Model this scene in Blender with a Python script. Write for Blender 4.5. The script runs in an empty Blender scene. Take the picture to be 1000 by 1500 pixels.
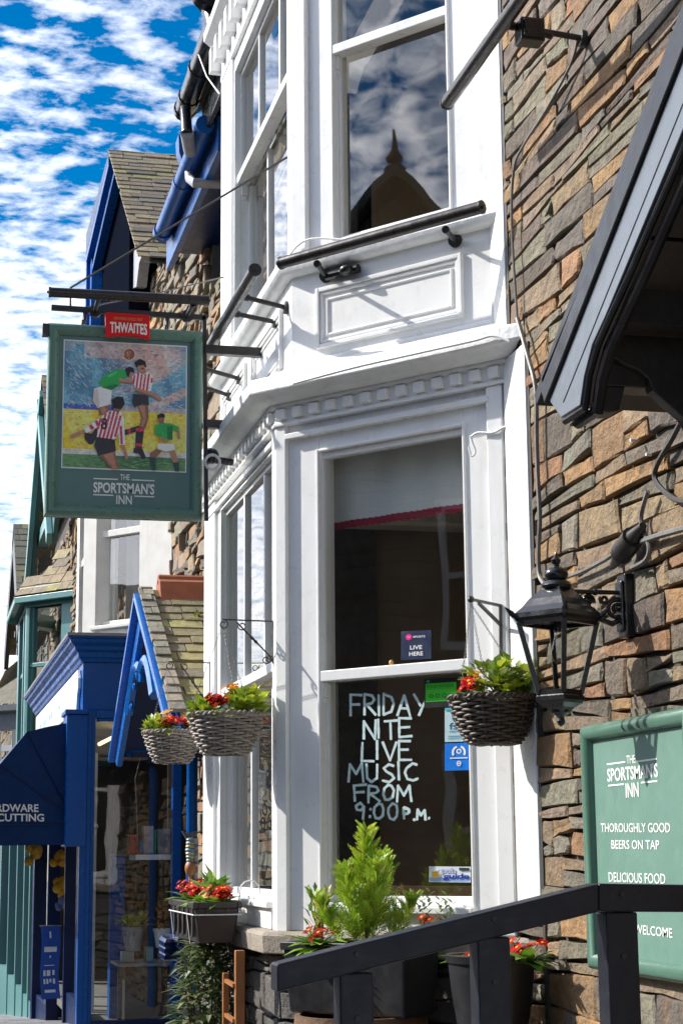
import bpy, bmesh, math, random
from mathutils import Vector, Matrix
from math import sin, cos, pi, radians, sqrt
random.seed(7)
SC = bpy.context.scene
# ------------------------------------------------------------------ camera
FPX = 2620.0                                    # focal length in photo pixels (photo 1000 x 1500)
CAM = Vector((0.0, -2.5, 1.6))
def _n(v): return Vector(v).normalized()
_mx = _n((-625, -505, -FPX)); _up = _n((-140, 13500, -FPX)); _up = (_up - _mx*_up.dot(_mx)).normalized()
_Xc = -_mx; _Zc = _up; _Yc = _Zc.cross(_Xc)
RM = Matrix((_Xc, _Yc, _Zc))                    # camera space -> world
cd = bpy.data.cameras.new('camera'); cam = bpy.data.objects.new('camera', cd); SC.collection.objects.link(cam)
m4 = RM.to_4x4(); m4.translation = CAM; cam.matrix_world = m4
cd.sensor_fit = 'VERTICAL'; cd.sensor_height = 36.0; cd.lens = FPX/1500*36.0
cd.clip_start = 0.05; cd.clip_end = 3000
SC.camera = cam
# ------------------------------------------------------------------ light
SUN = _n((-0.40, -0.70, 0.59))
world = bpy.data.worlds.new('World'); SC.world = world; world.use_nodes = True
def build_world():
    nt = world.node_tree; N = nt.nodes; L = nt.links; N.clear()
    out = N.new('ShaderNodeOutputWorld'); bg = N.new('ShaderNodeBackground'); bg.inputs['Strength'].default_value = 0.15
    sky = N.new('ShaderNodeTexSky'); sky.sky_type = 'NISHITA'; sky.sun_disc = False
    sky.sun_elevation = math.asin(SUN.z); sky.sun_rotation = math.atan2(SUN.x, SUN.y)
    sky.air_density = 1.0; sky.dust_density = 0.3; sky.ozone_density = 3.0
    hs = N.new('ShaderNodeHueSaturation'); hs.inputs['Saturation'].default_value = 1.65; hs.inputs['Value'].default_value = 0.40
    L.new(sky.outputs[0], hs.inputs['Color'])
    tc = N.new('ShaderNodeTexCoord'); sep = N.new('ShaderNodeSeparateXYZ'); L.new(tc.outputs['Generated'], sep.inputs[0])
    def mth(op, a, b):
        n = N.new('ShaderNodeMath'); n.operation = op
        for i, v in enumerate((a, b)):
            if isinstance(v, (int, float)): n.inputs[i].default_value = v
            else: L.new(v, n.inputs[i])
        return n.outputs[0]
    zz = mth('ADD', mth('MAXIMUM', sep.outputs['Z'], 0.0), 0.12)
    cx = mth('DIVIDE', sep.outputs['X'], zz); cy = mth('DIVIDE', sep.outputs['Y'], zz)
    cmb = N.new('ShaderNodeCombineXYZ'); L.new(cx, cmb.inputs[0]); L.new(cy, cmb.inputs[1])
    mp = N.new('ShaderNodeMapping'); mp.inputs['Rotation'].default_value = (0, 0, -0.25); mp.inputs['Scale'].default_value = (1.1, 0.82, 1.0)
    L.new(cmb.outputs[0], mp.inputs[0])
    n1 = N.new('ShaderNodeTexNoise'); n1.inputs['Scale'].default_value = 22; n1.inputs['Detail'].default_value = 7; n1.inputs['Roughness'].default_value = 0.58; n1.inputs['Distortion'].default_value = 0.15
    n2 = N.new('ShaderNodeTexNoise'); n2.inputs['Scale'].default_value = 2.0; n2.inputs['Detail'].default_value = 4
    L.new(mp.outputs[0], n1.inputs['Vector']); L.new(mp.outputs[0], n2.inputs['Vector'])
    # cover grows towards the horizon
    low = N.new('ShaderNodeMapRange'); low.inputs[1].default_value = 0.42; low.inputs[2].default_value = 0.17; low.inputs[3].default_value = -0.02; low.inputs[4].default_value = 0.25
    L.new(sep.outputs['Z'], low.inputs[0])
    s = mth('ADD', mth('ADD', n1.outputs[0], mth('MULTIPLY', mth('SUBTRACT', n2.outputs[0], 0.5), 0.45)), low.outputs[0])
    dt = N.new('ShaderNodeVectorMath'); dt.operation = 'DOT_PRODUCT'; L.new(tc.outputs['Generated'], dt.inputs[0]); dt.inputs[1].default_value = SUN
    s = mth('ADD', s, mth('MULTIPLY', mth('POWER', mth('MAXIMUM', dt.outputs['Value'], 0.0), 2.0), 0.20))
    rp = N.new('ShaderNodeValToRGB'); rp.color_ramp.elements[0].position = 0.50; rp.color_ramp.elements[1].position = 0.83
    L.new(s, rp.inputs[0])
    mix = N.new('ShaderNodeMixRGB'); L.new(rp.outputs[0], mix.inputs[0]); L.new(hs.outputs[0], mix.inputs[1])
    gl = mth('ADD', 1.0, mth('MULTIPLY', mth('POWER', mth('MAXIMUM', dt.outputs['Value'], 0.0), 3.0), 4.5))     # clouds are brighter towards the sun
    cl = N.new('ShaderNodeVectorMath'); cl.operation = 'SCALE'; cl.inputs[0].default_value = (3.0, 3.08, 3.3); L.new(gl, cl.inputs['Scale']); L.new(cl.outputs[0], mix.inputs[2])
    L.new(mix.outputs[0], bg.inputs['Color']); L.new(bg.outputs[0], out.inputs[0])
build_world()
sl = bpy.data.lights.new('sun', 'SUN'); so = bpy.data.objects.new('sun', sl); SC.collection.objects.link(so)
sl.energy = 3.2; sl.angle = radians(0.5); sl.color = (1.0, 0.95, 0.88)
so.rotation_euler = SUN.to_track_quat('Z', 'Y').to_euler(); so.location = (0, -20, 30)
SC.view_settings.view_transform = 'Standard'; SC.view_settings.look = 'None'; SC.view_settings.exposure = 1.12; SC.view_settings.gamma = 1
try:
    SC.cycles.max_bounces = 8; SC.cycles.transparent_max_bounces = 12; SC.cycles.use_denoising = True
    SC.cycles.caustics_reflective = False; SC.cycles.caustics_refractive = False
except Exception: pass

# ------------------------------------------------------------------ measuring helpers: where the line of sight through a photo point meets a real plane
def ray(px, py): return RM @ Vector((px-500, 750-py, -FPX))
def on(px, py, p0, nn):
    r = ray(px, py); p0 = Vector(p0); nn = Vector(nn); return CAM + r*((p0-CAM).dot(nn)/r.dot(nn))
def ay(px, py, y): return on(px, py, (0, y, 0), (0, 1, 0))
def ax(px, py, x): return on(px, py, (x, 0, 0), (1, 0, 0))
def az(px, py, z): return on(px, py, (0, 0, z), (0, 0, 1))

# ------------------------------------------------------------------ mesh builder
class MB:
    def __init__(s): s.v = []; s.f = []; s.m = []; s.c = []; s.usec = False
    def face(s, pts, mi=0, col=None):
        b = len(s.v); s.v += [Vector(p) for p in pts]; s.f.append(tuple(range(b, b+len(pts)))); s.m.append(mi); s.c.append(col)
        if col is not None: s.usec = True
    def mesh(s, vs, fs, mi=0, col=None):
        b = len(s.v); s.v += [Vector(p) for p in vs]
        for f in fs: s.f.append(tuple(b+i for i in f)); s.m.append(mi); s.c.append(col)
        if col is not None: s.usec = True
    def hexa(s, p, mi=0, col=None):    # 8 corners: bottom loop 0-3, top loop 4-7
        s.mesh(p, [(3, 2, 1, 0), (4, 5, 6, 7), (0, 1, 5, 4), (1, 2, 6, 5), (2, 3, 7, 6), (3, 0, 4, 7)], mi, col)
    def box(s, x0, x1, y0, y1, z0, z1, mi=0, col=None):
        s.hexa([(x0, y0, z0), (x1, y0, z0), (x1, y1, z0), (x0, y1, z0), (x0, y0, z1), (x1, y0, z1), (x1, y1, z1), (x0, y1, z1)], mi, col)
    def bar(s, a, b, w, h, upv=(0, 0, 1), mi=0, col=None):
        a = Vector(a); b = Vector(b); d = (b-a).normalized(); r = d.cross(Vector(upv)).normalized(); u = r.cross(d).normalized()
        r *= w/2; u *= h/2
        s.hexa([a-r-u, a+r-u, b+r-u, b-r-u, a-r+u, a+r+u, b+r+u, b-r+u], mi, col)
    def tube(s, pts, r, seg=8, mi=0, cap=True, col=None):
        pts = [Vector(p) for p in pts]; n = len(pts); rs = r if isinstance(r, (list, tuple)) else [r]*n
        t0 = (pts[1]-pts[0]).normalized(); ref = Vector((0, 0, 1)) if abs(t0.z) < .9 else Vector((1, 0, 0))
        u = t0.cross(ref).normalized(); vs = []
        for i in range(n):
            t = (pts[min(i+1, n-1)]-pts[max(i-1, 0)]).normalized()
            u = (u - t*u.dot(t)).normalized(); w = t.cross(u)
            for k in range(seg):
                a = 2*pi*k/seg; vs.append(pts[i]+(u*cos(a)+w*sin(a))*rs[i])
        fs = [(i*seg+k, i*seg+(k+1) % seg, (i+1)*seg+(k+1) % seg, (i+1)*seg+k) for i in range(n-1) for k in range(seg)]
        if cap: fs += [tuple(range(seg-1, -1, -1)), tuple((n-1)*seg+k for k in range(seg))]
        s.mesh(vs, fs, mi, col)
    def lathe(s, prof, c, seg=20, mi=0, scale=(1, 1), capb=True, capt=True, rot=0, col=None):   # prof [(r,z)] from bottom to top
        c = Vector(c); vs = []
        for r, z in prof:
            for k in range(seg):
                a = 2*pi*k/seg+rot; vs.append(c+Vector((r*cos(a)*scale[0], r*sin(a)*scale[1], z)))
        n = len(prof)
        fs = [(i*seg+k, i*seg+(k+1) % seg, (i+1)*seg+(k+1) % seg, (i+1)*seg+k) for i in range(n-1) for k in range(seg)]
        if capb: fs.append(tuple(range(seg-1, -1, -1)))
        if capt: fs.append(tuple((n-1)*seg+k for k in range(seg)))
        s.mesh(vs, fs, mi, col)
    def prism(s, poly, off, mi=0, col=None):
        poly = [Vector(p) for p in poly]; off = Vector(off); n = len(poly)
        s.mesh(poly+[p+off for p in poly], [tuple(range(n)), tuple(range(2*n-1, n-1, -1))]+[(i, i+n, (i+1) % n+n, (i+1) % n) for i in range(n)], mi, col)
    def ball(s, c, r, seg=10, rings=7, mi=0, col=None, sc=(1, 1, 1)):
        c = Vector(c); vs = [c+Vector((0, 0, -r*sc[2]))]
        for i in range(1, rings):
            th = -pi/2+pi*i/rings
            for k in range(seg): a = 2*pi*k/seg; vs.append(c+Vector((r*cos(th)*cos(a)*sc[0], r*cos(th)*sin(a)*sc[1], r*sin(th)*sc[2])))
        vs.append(c+Vector((0, 0, r*sc[2]))); fs = []
        for k in range(seg): fs.append((0, 1+(k+1) % seg, 1+k))
        for i in range(rings-2):
            for k in range(seg): a = 1+i*seg+k; b = 1+i*seg+(k+1) % seg; fs.append((a, b, b+seg, a+seg))
        o = 1+(rings-2)*seg
        for k in range(seg): fs.append((o+k, o+(k+1) % seg, len(vs)-1))
        s.mesh(vs, fs, mi, col)

def build(name, mb, mats, loc=(0, 0, 0), bevel=0, smooth=False, parent=None):
    if not isinstance(mats, (list, tuple)): mats = [mats]
    me = bpy.data.meshes.new(name); loc = Vector(loc)
    me.from_pydata([tuple(v-loc) for v in mb.v], [], mb.f)
    for m in mats: me.materials.append(m)
    me.polygons.foreach_set('material_index', mb.m)
    if mb.usec:
        at = me.color_attributes.new('Col', 'FLOAT_COLOR', 'CORNER'); arr = []
        for p, c in zip(me.polygons, mb.c):
            c = c or (.5, .5, .5)
            for _ in range(p.loop_total): arr += [c[0], c[1], c[2], 1.0]
        at.data.foreach_set('color', arr)
    if bevel:
        bm = bmesh.new(); bm.from_mesh(me); bmesh.ops.recalc_face_normals(bm, faces=bm.faces); bm.to_mesh(me); bm.free()
    if smooth: me.polygons.foreach_set('use_smooth', [True]*len(me.polygons))
    me.update()
    o = bpy.data.objects.new(name, me); SC.collection.objects.link(o)
    if parent is None: o.location = loc
    else: o.parent = parent
    if smooth:
        try: me.set_sharp_from_angle(angle=radians(40))
        except Exception: pass
    if bevel:
        b = o.modifiers.new('bevel', 'BEVEL'); b.width = bevel; b.segments = 2; b.limit_method = 'ANGLE'; b.angle_limit = radians(50)
    return o
def tag(o, label=None, cat=None, group=None, kind=None):
    if label: o['label'] = label
    if cat: o['category'] = cat
    if group: o['group'] = group
    if kind: o['kind'] = kind
    return o
def thing(name, label, cat, loc=(0, 0, 0), group=None):
    o = bpy.data.objects.new(name, None); SC.collection.objects.link(o); o.location = loc; o.empty_display_size = .1
    return tag(o, label, cat, group)
def part(name, mb, mats, parent, bevel=0, smooth=False, label=None):
    # world-space mesh, stored relative to the thing's base
    root = parent; loc = Vector((0, 0, 0))
    while root is not None: loc += Vector(root.location); root = root.parent
    o = build(name, mb, mats, loc, bevel, smooth, parent)
    if label: o['label'] = label
    return o
def single(name, mb, mats, label, cat, loc, group=None, bevel=0, smooth=False):
    return tag(build(name, mb, mats, loc, bevel, smooth), label, cat, group)
def copy_tree(o, parent=None):
    c = o.copy(); SC.collection.objects.link(c); c.parent = parent
    for ch in list(o.children): copy_tree(ch, c)
    return c

# frames: a wall-like plane with (s along, z up, d outward)
class Fr:
    def __init__(f, o, a, n): f.o = Vector(o); f.a = Vector(a).normalized(); f.n = Vector(n).normalized()
    def p(f, s, z, d=0): return f.o+f.a*s+f.n*d+Vector((0, 0, z))
    def px(f, x, y, d=0):
        q = on(x, y, f.o+f.n*d, f.n); return (q-f.o).dot(f.a), q.z
    def box(f, mb, s0, s1, z0, z1, d0, d1, mi=0, col=None):
        mb.hexa([f.p(s0, z0, d0), f.p(s1, z0, d0), f.p(s1, z0, d1), f.p(s0, z0, d1), f.p(s0, z1, d0), f.p(s1, z1, d0), f.p(s1, z1, d1), f.p(s0, z1, d1)], mi, col)
    def quad(f, mb, s0, s1, z0, z1, d, mi=0, col=None):
        q = [f.p(s0, z0, d), f.p(s1, z0, d), f.p(s1, z1, d), f.p(s0, z1, d)]
        if (q[1]-q[0]).cross(q[2]-q[0]).dot(f.n) < 0: q.reverse()
        mb.face(q, mi, col)
    def rim(f, mb, s0, s1, z0, z1, w, d0, d1, mi=0):    # a rectangular frame
        f.box(mb, s0, s0+w, z0, z1, d0, d1, mi); f.box(mb, s1-w, s1, z0, z1, d0, d1, mi)
        f.box(mb, s0+w, s1-w, z0, z0+w, d0, d1-.001, mi); f.box(mb, s0+w, s1-w, z1-w, z1, d0, d1-.001, mi)

def sweep(mb, prof, paths, mi=0, close=True, caps=True):
    """prof: list of (d,z); paths(d) -> list of xy points for that offset"""
    rows = [[Vector((p[0], p[1], z)) for p in paths(d)] for d, z in prof]
    n = len(rows); k = len(rows[0]); vs = [v for r in rows for v in r]; fs = []
    for i in range(n if close else n-1):
        j = (i+1) % n
        for q in range(k-1): fs.append((i*k+q, i*k+q+1, j*k+q+1, j*k+q))
    if close and caps: fs += [tuple(i*k for i in range(n)), tuple(i*k+k-1 for i in range(n-1, -1, -1))]
    mb.mesh(vs, fs, mi)

# ------------------------------------------------------------------ materials
def mat(name, col, rough=.5, col2=None, nscale=8, nmix=.5, bump=0, bscale=30, metal=0, spec=.5, attr=False, ndetail=5, streak=None, bdist=.01, trans=0):
    m = bpy.data.materials.new(name); m.use_nodes = True; nt = m.node_tree; N = nt.nodes; L = nt.links
    b = N['Principled BSDF']; b.inputs['Roughness'].default_value = rough; b.inputs['Metallic'].default_value = metal
    b.inputs['Specular IOR Level'].default_value = spec
    tc = N.new('ShaderNodeTexCoord')
    src = None
    if attr:
        a = N.new('ShaderNodeVertexColor'); a.layer_name = 'Col'; src = a.outputs[0]
    else:
        b.inputs['Base Color'].default_value = (*col, 1)
    def mixc(fac, c1, c2, blend='MIX'):
        x = N.new('ShaderNodeMixRGB'); x.blend_type = blend
        for i, v in ((0, fac), (1, c1), (2, c2)):
            if hasattr(v, 'is_linked') or hasattr(v, 'links'): L.new(v, x.inputs[i])
            elif i == 0: x.inputs[0].default_value = v
            else: x.inputs[i].default_value = (*v, 1)
        return x.outputs[0]
    def noise(scale, detail=5, rough_=.55, vec=None):
        n = N.new('ShaderNodeTexNoise'); n.inputs['Scale'].default_value = scale; n.inputs['Detail'].default_value = detail; n.inputs['Roughness'].default_value = rough_
        L.new(vec or tc.outputs['Object'], n.inputs['Vector']); return n.outputs[0]
    def ramp(v, a, bb, hi=1.0):
        r = N.new('ShaderNodeMapRange'); L.new(v, r.inputs[0]); r.inputs[1].default_value = a; r.inputs[2].default_value = bb; r.inputs[3].default_value = 0; r.inputs[4].default_value = hi; return r.outputs[0]
    cur = src if src is not None else col
    if col2 is not None:
        cur = mixc(ramp(noise(nscale, ndetail), .35, .68, nmix), cur, col2)
    if streak is not None:    # vertical dirt runs: stretched noise
        mp = N.new('ShaderNodeMapping'); mp.inputs['Scale'].default_value = (1, 1, .09); L.new(tc.outputs['Object'], mp.inputs[0])
        cur = mixc(ramp(noise(streak[1], 4, .6, mp.outputs[0]), .55, .8, streak[2]), cur, streak[0])
    if not isinstance(cur, tuple): L.new(cur, b.inputs['Base Color'])
    else: b.inputs['Base Color'].default_value = (*cur, 1)
    if bump:
        bn = N.new('ShaderNodeBump'); bn.inputs['Strength'].default_value = bump; bn.inputs['Distance'].default_value = bdist
        L.new(noise(bscale, 8, .62), bn.inputs['Height']); L.new(bn.outputs[0], b.inputs['Normal'])
    rv = N.new('ShaderNodeMapRange'); L.new(noise(14, 3), rv.inputs[0]); rv.inputs[1].default_value = .3; rv.inputs[2].default_value = .7
    rv.inputs[3].default_value = max(.02, rough-.08); rv.inputs[4].default_value = min(1, rough+.1); L.new(rv.outputs[0], b.inputs['Roughness'])
    if trans:
        tr = N.new('ShaderNodeBsdfTranslucent'); ms = N.new('ShaderNodeMixShader'); ms.inputs[0].default_value = trans
        if not isinstance(cur, tuple): L.new(cur, tr.inputs[0])
        else: tr.inputs[0].default_value = (*cur, 1)
        L.new(b.outputs[0], ms.inputs[1]); L.new(tr.outputs[0], ms.inputs[2]); L.new(ms.outputs[0], N['Material Output'].inputs[0])
    return m
def glass_mat(name, tint=(.9, .93, .92), ior=1.75, wav=.02):
    m = bpy.data.materials.new(name); m.use_nodes = True; nt = m.node_tree; N = nt.nodes; L = nt.links; N.remove(N['Principled BSDF'])
    t = N.new('ShaderNodeBsdfTransparent'); t.inputs[0].default_value = (*tint, 1)
    g = N.new('ShaderNodeBsdfGlossy'); g.inputs['Roughness'].default_value = 0.015; g.inputs['Color'].default_value = (1, 1, 1, 1)
    f0 = ((ior-1)/(ior+1))**2; lw = N.new('ShaderNodeLayerWeight'); lw.inputs[0].default_value = .5      # Schlick: the same from both sides of the pane
    pw = N.new('ShaderNodeMath'); pw.operation = 'POWER'; L.new(lw.outputs['Facing'], pw.inputs[0]); pw.inputs[1].default_value = 5
    fr = N.new('ShaderNodeMath'); fr.operation = 'MULTIPLY_ADD'; L.new(pw.outputs[0], fr.inputs[0]); fr.inputs[1].default_value = 1-f0; fr.inputs[2].default_value = f0
    mx = N.new('ShaderNodeMixShader'); L.new(fr.outputs[0], mx.inputs[0]); L.new(t.outputs[0], mx.inputs[1]); L.new(g.outputs[0], mx.inputs[2])
    tc = N.new('ShaderNodeTexCoord'); ns = N.new('ShaderNodeTexNoise'); ns.inputs['Scale'].default_value = 2.2; ns.inputs['Detail'].default_value = 1
    L.new(tc.outputs['Object'], ns.inputs['Vector']); bp = N.new('ShaderNodeBump'); bp.inputs['Strength'].default_value = wav; bp.inputs['Distance'].default_value = .05
    L.new(ns.outputs[0], bp.inputs['Height']); L.new(bp.outputs[0], g.inputs['Normal']); L.new(mx.outputs[0], N['Material Output'].inputs[0])
    return m
WHITE = mat('white_gloss_paint', (.80, .80, .79), .32, (.70, .70, .66), 5, .25, .12, 55, streak=((.50, .49, .45), 9, .30), bdist=.005)
WHITE2 = mat('lead_white_paint', (.78, .79, .79), .5, (.52, .52, .49), 7, .35, .5, 22, streak=((.4, .4, .37), 12, .4), bdist=.012)
CREAM = mat('aged_white_paint', (.74, .72, .66), .45, (.52, .49, .42), 6, .4, .1, 40, streak=((.42, .38, .30), 11, .35))
STONE = mat('slate_rubble', (.3, .25, .2), .8, (.06, .05, .042), 9, .55, 1.0, 22, attr=True, bdist=.03, streak=((.34, .15, .04), 13, .5))
STONEFAR = mat('slate_rubble_distant', (.3, .25, .2), .85, (.14, .12, .10), 6, .4, .8, 18, attr=True, bdist=.02)
MORTAR = mat('dark_joint', (.055, .048, .042), .95, (.11, .10, .085), 14, .5, .6, 40)
SILL = mat('sandstone_sill', (.33, .28, .22), .85, (.17, .15, .12), 12, .6, .8, 60)
GREYSTONE = mat('plinth_stone', (.16, .15, .14), .9, (.09, .085, .08), 8, .6, .8, 45)
BLACK = mat('black_gloss_paint', (.012, .012, .014), .22, (.03, .03, .032), 20, .3, .25, 60, bdist=.003)
BLACKM = mat('black_metal', (.02, .019, .018), .42, (.06, .045, .035), 30, .35, .35, 90, bdist=.003)
BARGE = mat('black_bargeboard', (.006, .006, .008), .34, (.03, .03, .033), 9, .4, .2, 35, bdist=.004, streak=((.06, .06, .06), 14, .3), spec=.25)
BARGEG = mat('grey_bargeboard', (.105, .127, .15), .34, (.11, .12, .14), 6, .4, .15, 30, bdist=.004, streak=((.09, .10, .11), 10, .4))
BROWNM = mat('bronze_trough', (.03, .026, .024), .3, (.065, .05, .045), 18, .4, .2, 50, bdist=.003, metal=.3)
CHAR = mat('charcoal_timber', (.011, .012, .019), .38, (.02, .021, .03), 6, .4, .45, 25, bdist=.006, streak=((.035, .036, .046), 30, .35), spec=.4)
GREEN = mat('sage_green_frame', (.075, .16, .115), .33, (.10, .19, .14), 5, .35, .1, 30, bdist=.003)
GREENP = mat('sage_green_panel', (.14, .255, .205), .42, (.125, .23, .185), 3, .5)
GREEND = mat('deep_green_frame', (.10, .20, .15), .3, (.12, .225, .17), 5, .35, .1, 30, bdist=.003)  # hanging sign's frame and panel greens, lightened to offset its shade
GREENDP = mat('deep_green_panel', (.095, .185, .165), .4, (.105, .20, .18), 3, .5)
SIGNW = mat('sign_lettering', (.80, .81, .77), .5)
SIGNW2 = mat('sign_lettering_white', (.80, .80, .77), .5)
RED = mat('red_plaque', (.72, .012, .016), .4, spec=.2)
GOLD = mat('gold_lettering', (.55, .33, .08), .4)
BLUE = mat('royal_blue_gloss', (.0, .072, .30), .3, (.0, .085, .34), 4, .4, .08, 25, bdist=.002, spec=.22)
BLUEL = mat('mid_blue_gloss', (.004, .12, .46), .26, (.012, .13, .46), 5, .35, .08, 25, bdist=.002)
BLUEG = mat('faded_blue_gutter', (.004, .07, .26), .35, (.01, .09, .30), 5, .4, .1, 25, bdist=.002, spec=.3)
NAVY = mat('navy_paint', (.001, .012, .065), .35, (.002, .016, .08), 5, .4, spec=.25)
CANVAS = mat('navy_canvas', (.0, .020, .085), .5, (.002, .032, .125), 3, .6, .6, 5, bdist=.05, spec=.18)
TEAL = mat('teal_paint', (.11, .27, .27), .38, (.09, .22, .225), 5, .4, .1, 30, streak=((.07, .16, .165), 9, .3))
TEALD = mat('dark_teal_paint', (.03, .105, .105), .35, (.05, .13, .13), 5, .4)
SLATE = mat('roof_slate', (.2, .18, .14), .8, (.10, .095, .08), 9, .55, .7, 28, attr=True, bdist=.015, streak=((.22, .2, .05), 20, .25))
TERRA = mat('terracotta', (.36, .11, .045), .7, (.22, .075, .04), 10, .5, .5, 40)
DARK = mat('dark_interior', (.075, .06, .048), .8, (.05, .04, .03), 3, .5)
ROOM = mat('room_wall', (.36, .28, .20), .8, (.25, .18, .13), 2, .6)
CEIL = mat('room_ceiling', (.66, .62, .53), .8, (.52, .47, .39), 3, .5)
WOODI = mat('interior_wood', (.12, .055, .025), .5, (.07, .03, .015), 5, .5)
BLIND = mat('white_blind', (.82, .81, .79), .8, (.58, .57, .54), 2.5, .5, .2, 14, streak=((.42, .26, .12), 3.0, .5))
REDTRIM = mat('crimson_trim', (.30, .008, .03), .7)
LAMPGL = glass_mat('lantern_glass', (.95, .96, .96), 1.45, 0)
GLASS = glass_mat('window_glass', (.86, .88, .86), 2.0, .03)
GLASSF = glass_mat('old_window_glass', (.80, .83, .82), 2.1, .03)
SHOPGL = glass_mat('shop_glass', (.88, .91, .90), 1.6, .03)
CHALK = mat('chalk_pen', (.52, .66, .66), .8, (.40, .52, .52), 40, .4)
WICKER = mat('grey_wicker', (.27, .225, .19), .6, (.42, .37, .33), 30, .5, .4, 70, bdist=.004)
WICKERB = mat('dark_wicker', (.075, .055, .042), .5, (.14, .11, .085), 30, .5, .4, 70, bdist=.004)
CHAIN = mat('chain_steel', (.30, .28, .26), .4, metal=.7)
PLAST = mat('brown_plastic_trough', (.030, .022, .019), .42, (.042, .033, .028), 8, .4)
POT = mat('black_plastic_pot', (.016, .016, .018), .38, (.03, .03, .032), 8, .4, .15, 30, bdist=.004)
SOIL = mat('soil', (.03, .02, .013), .95, (.05, .035, .022), 40, .5, .8, 60)
WIRE = mat('white_wire', (.68, .68, .66), .5)
CABLEM = mat('grey_cable', (.13, .12, .11), .5, (.28, .27, .25), 20, .4)
CABLED = mat('dark_cable', (.05, .045, .04), .5)
LEADG = mat('lead_grey', (.22, .23, .25), .5, (.33, .33, .35), 10, .5, .3, 30)
LEAFM = mat('leaf', (.1, .2, .04), .42, None, attr=True, spec=.5, trans=.25, bump=.15, bscale=60, bdist=.004)
PETAL = mat('petal', (.6, .02, .02), .6, None, attr=True, trans=.15, spec=.08)
TIMBER = mat('orange_cedar', (.34, .13, .035), .55, (.22, .08, .02), 9, .5, .3, 40)
PAVE = mat('paving', (.28, .28, .28), .8, (.13, .13, .135), 2.5, .5, .5, 30)
ROADM = mat('asphalt', (.055, .055, .058), .9, (.085, .085, .085), 3, .4, .8, 120)
PAINTM = mat('painted_picture', (.5, .5, .5), .45, None, attr=True)
FLATC = mat('printed_colour', (.5, .5, .5), .4, None, attr=True)

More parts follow.
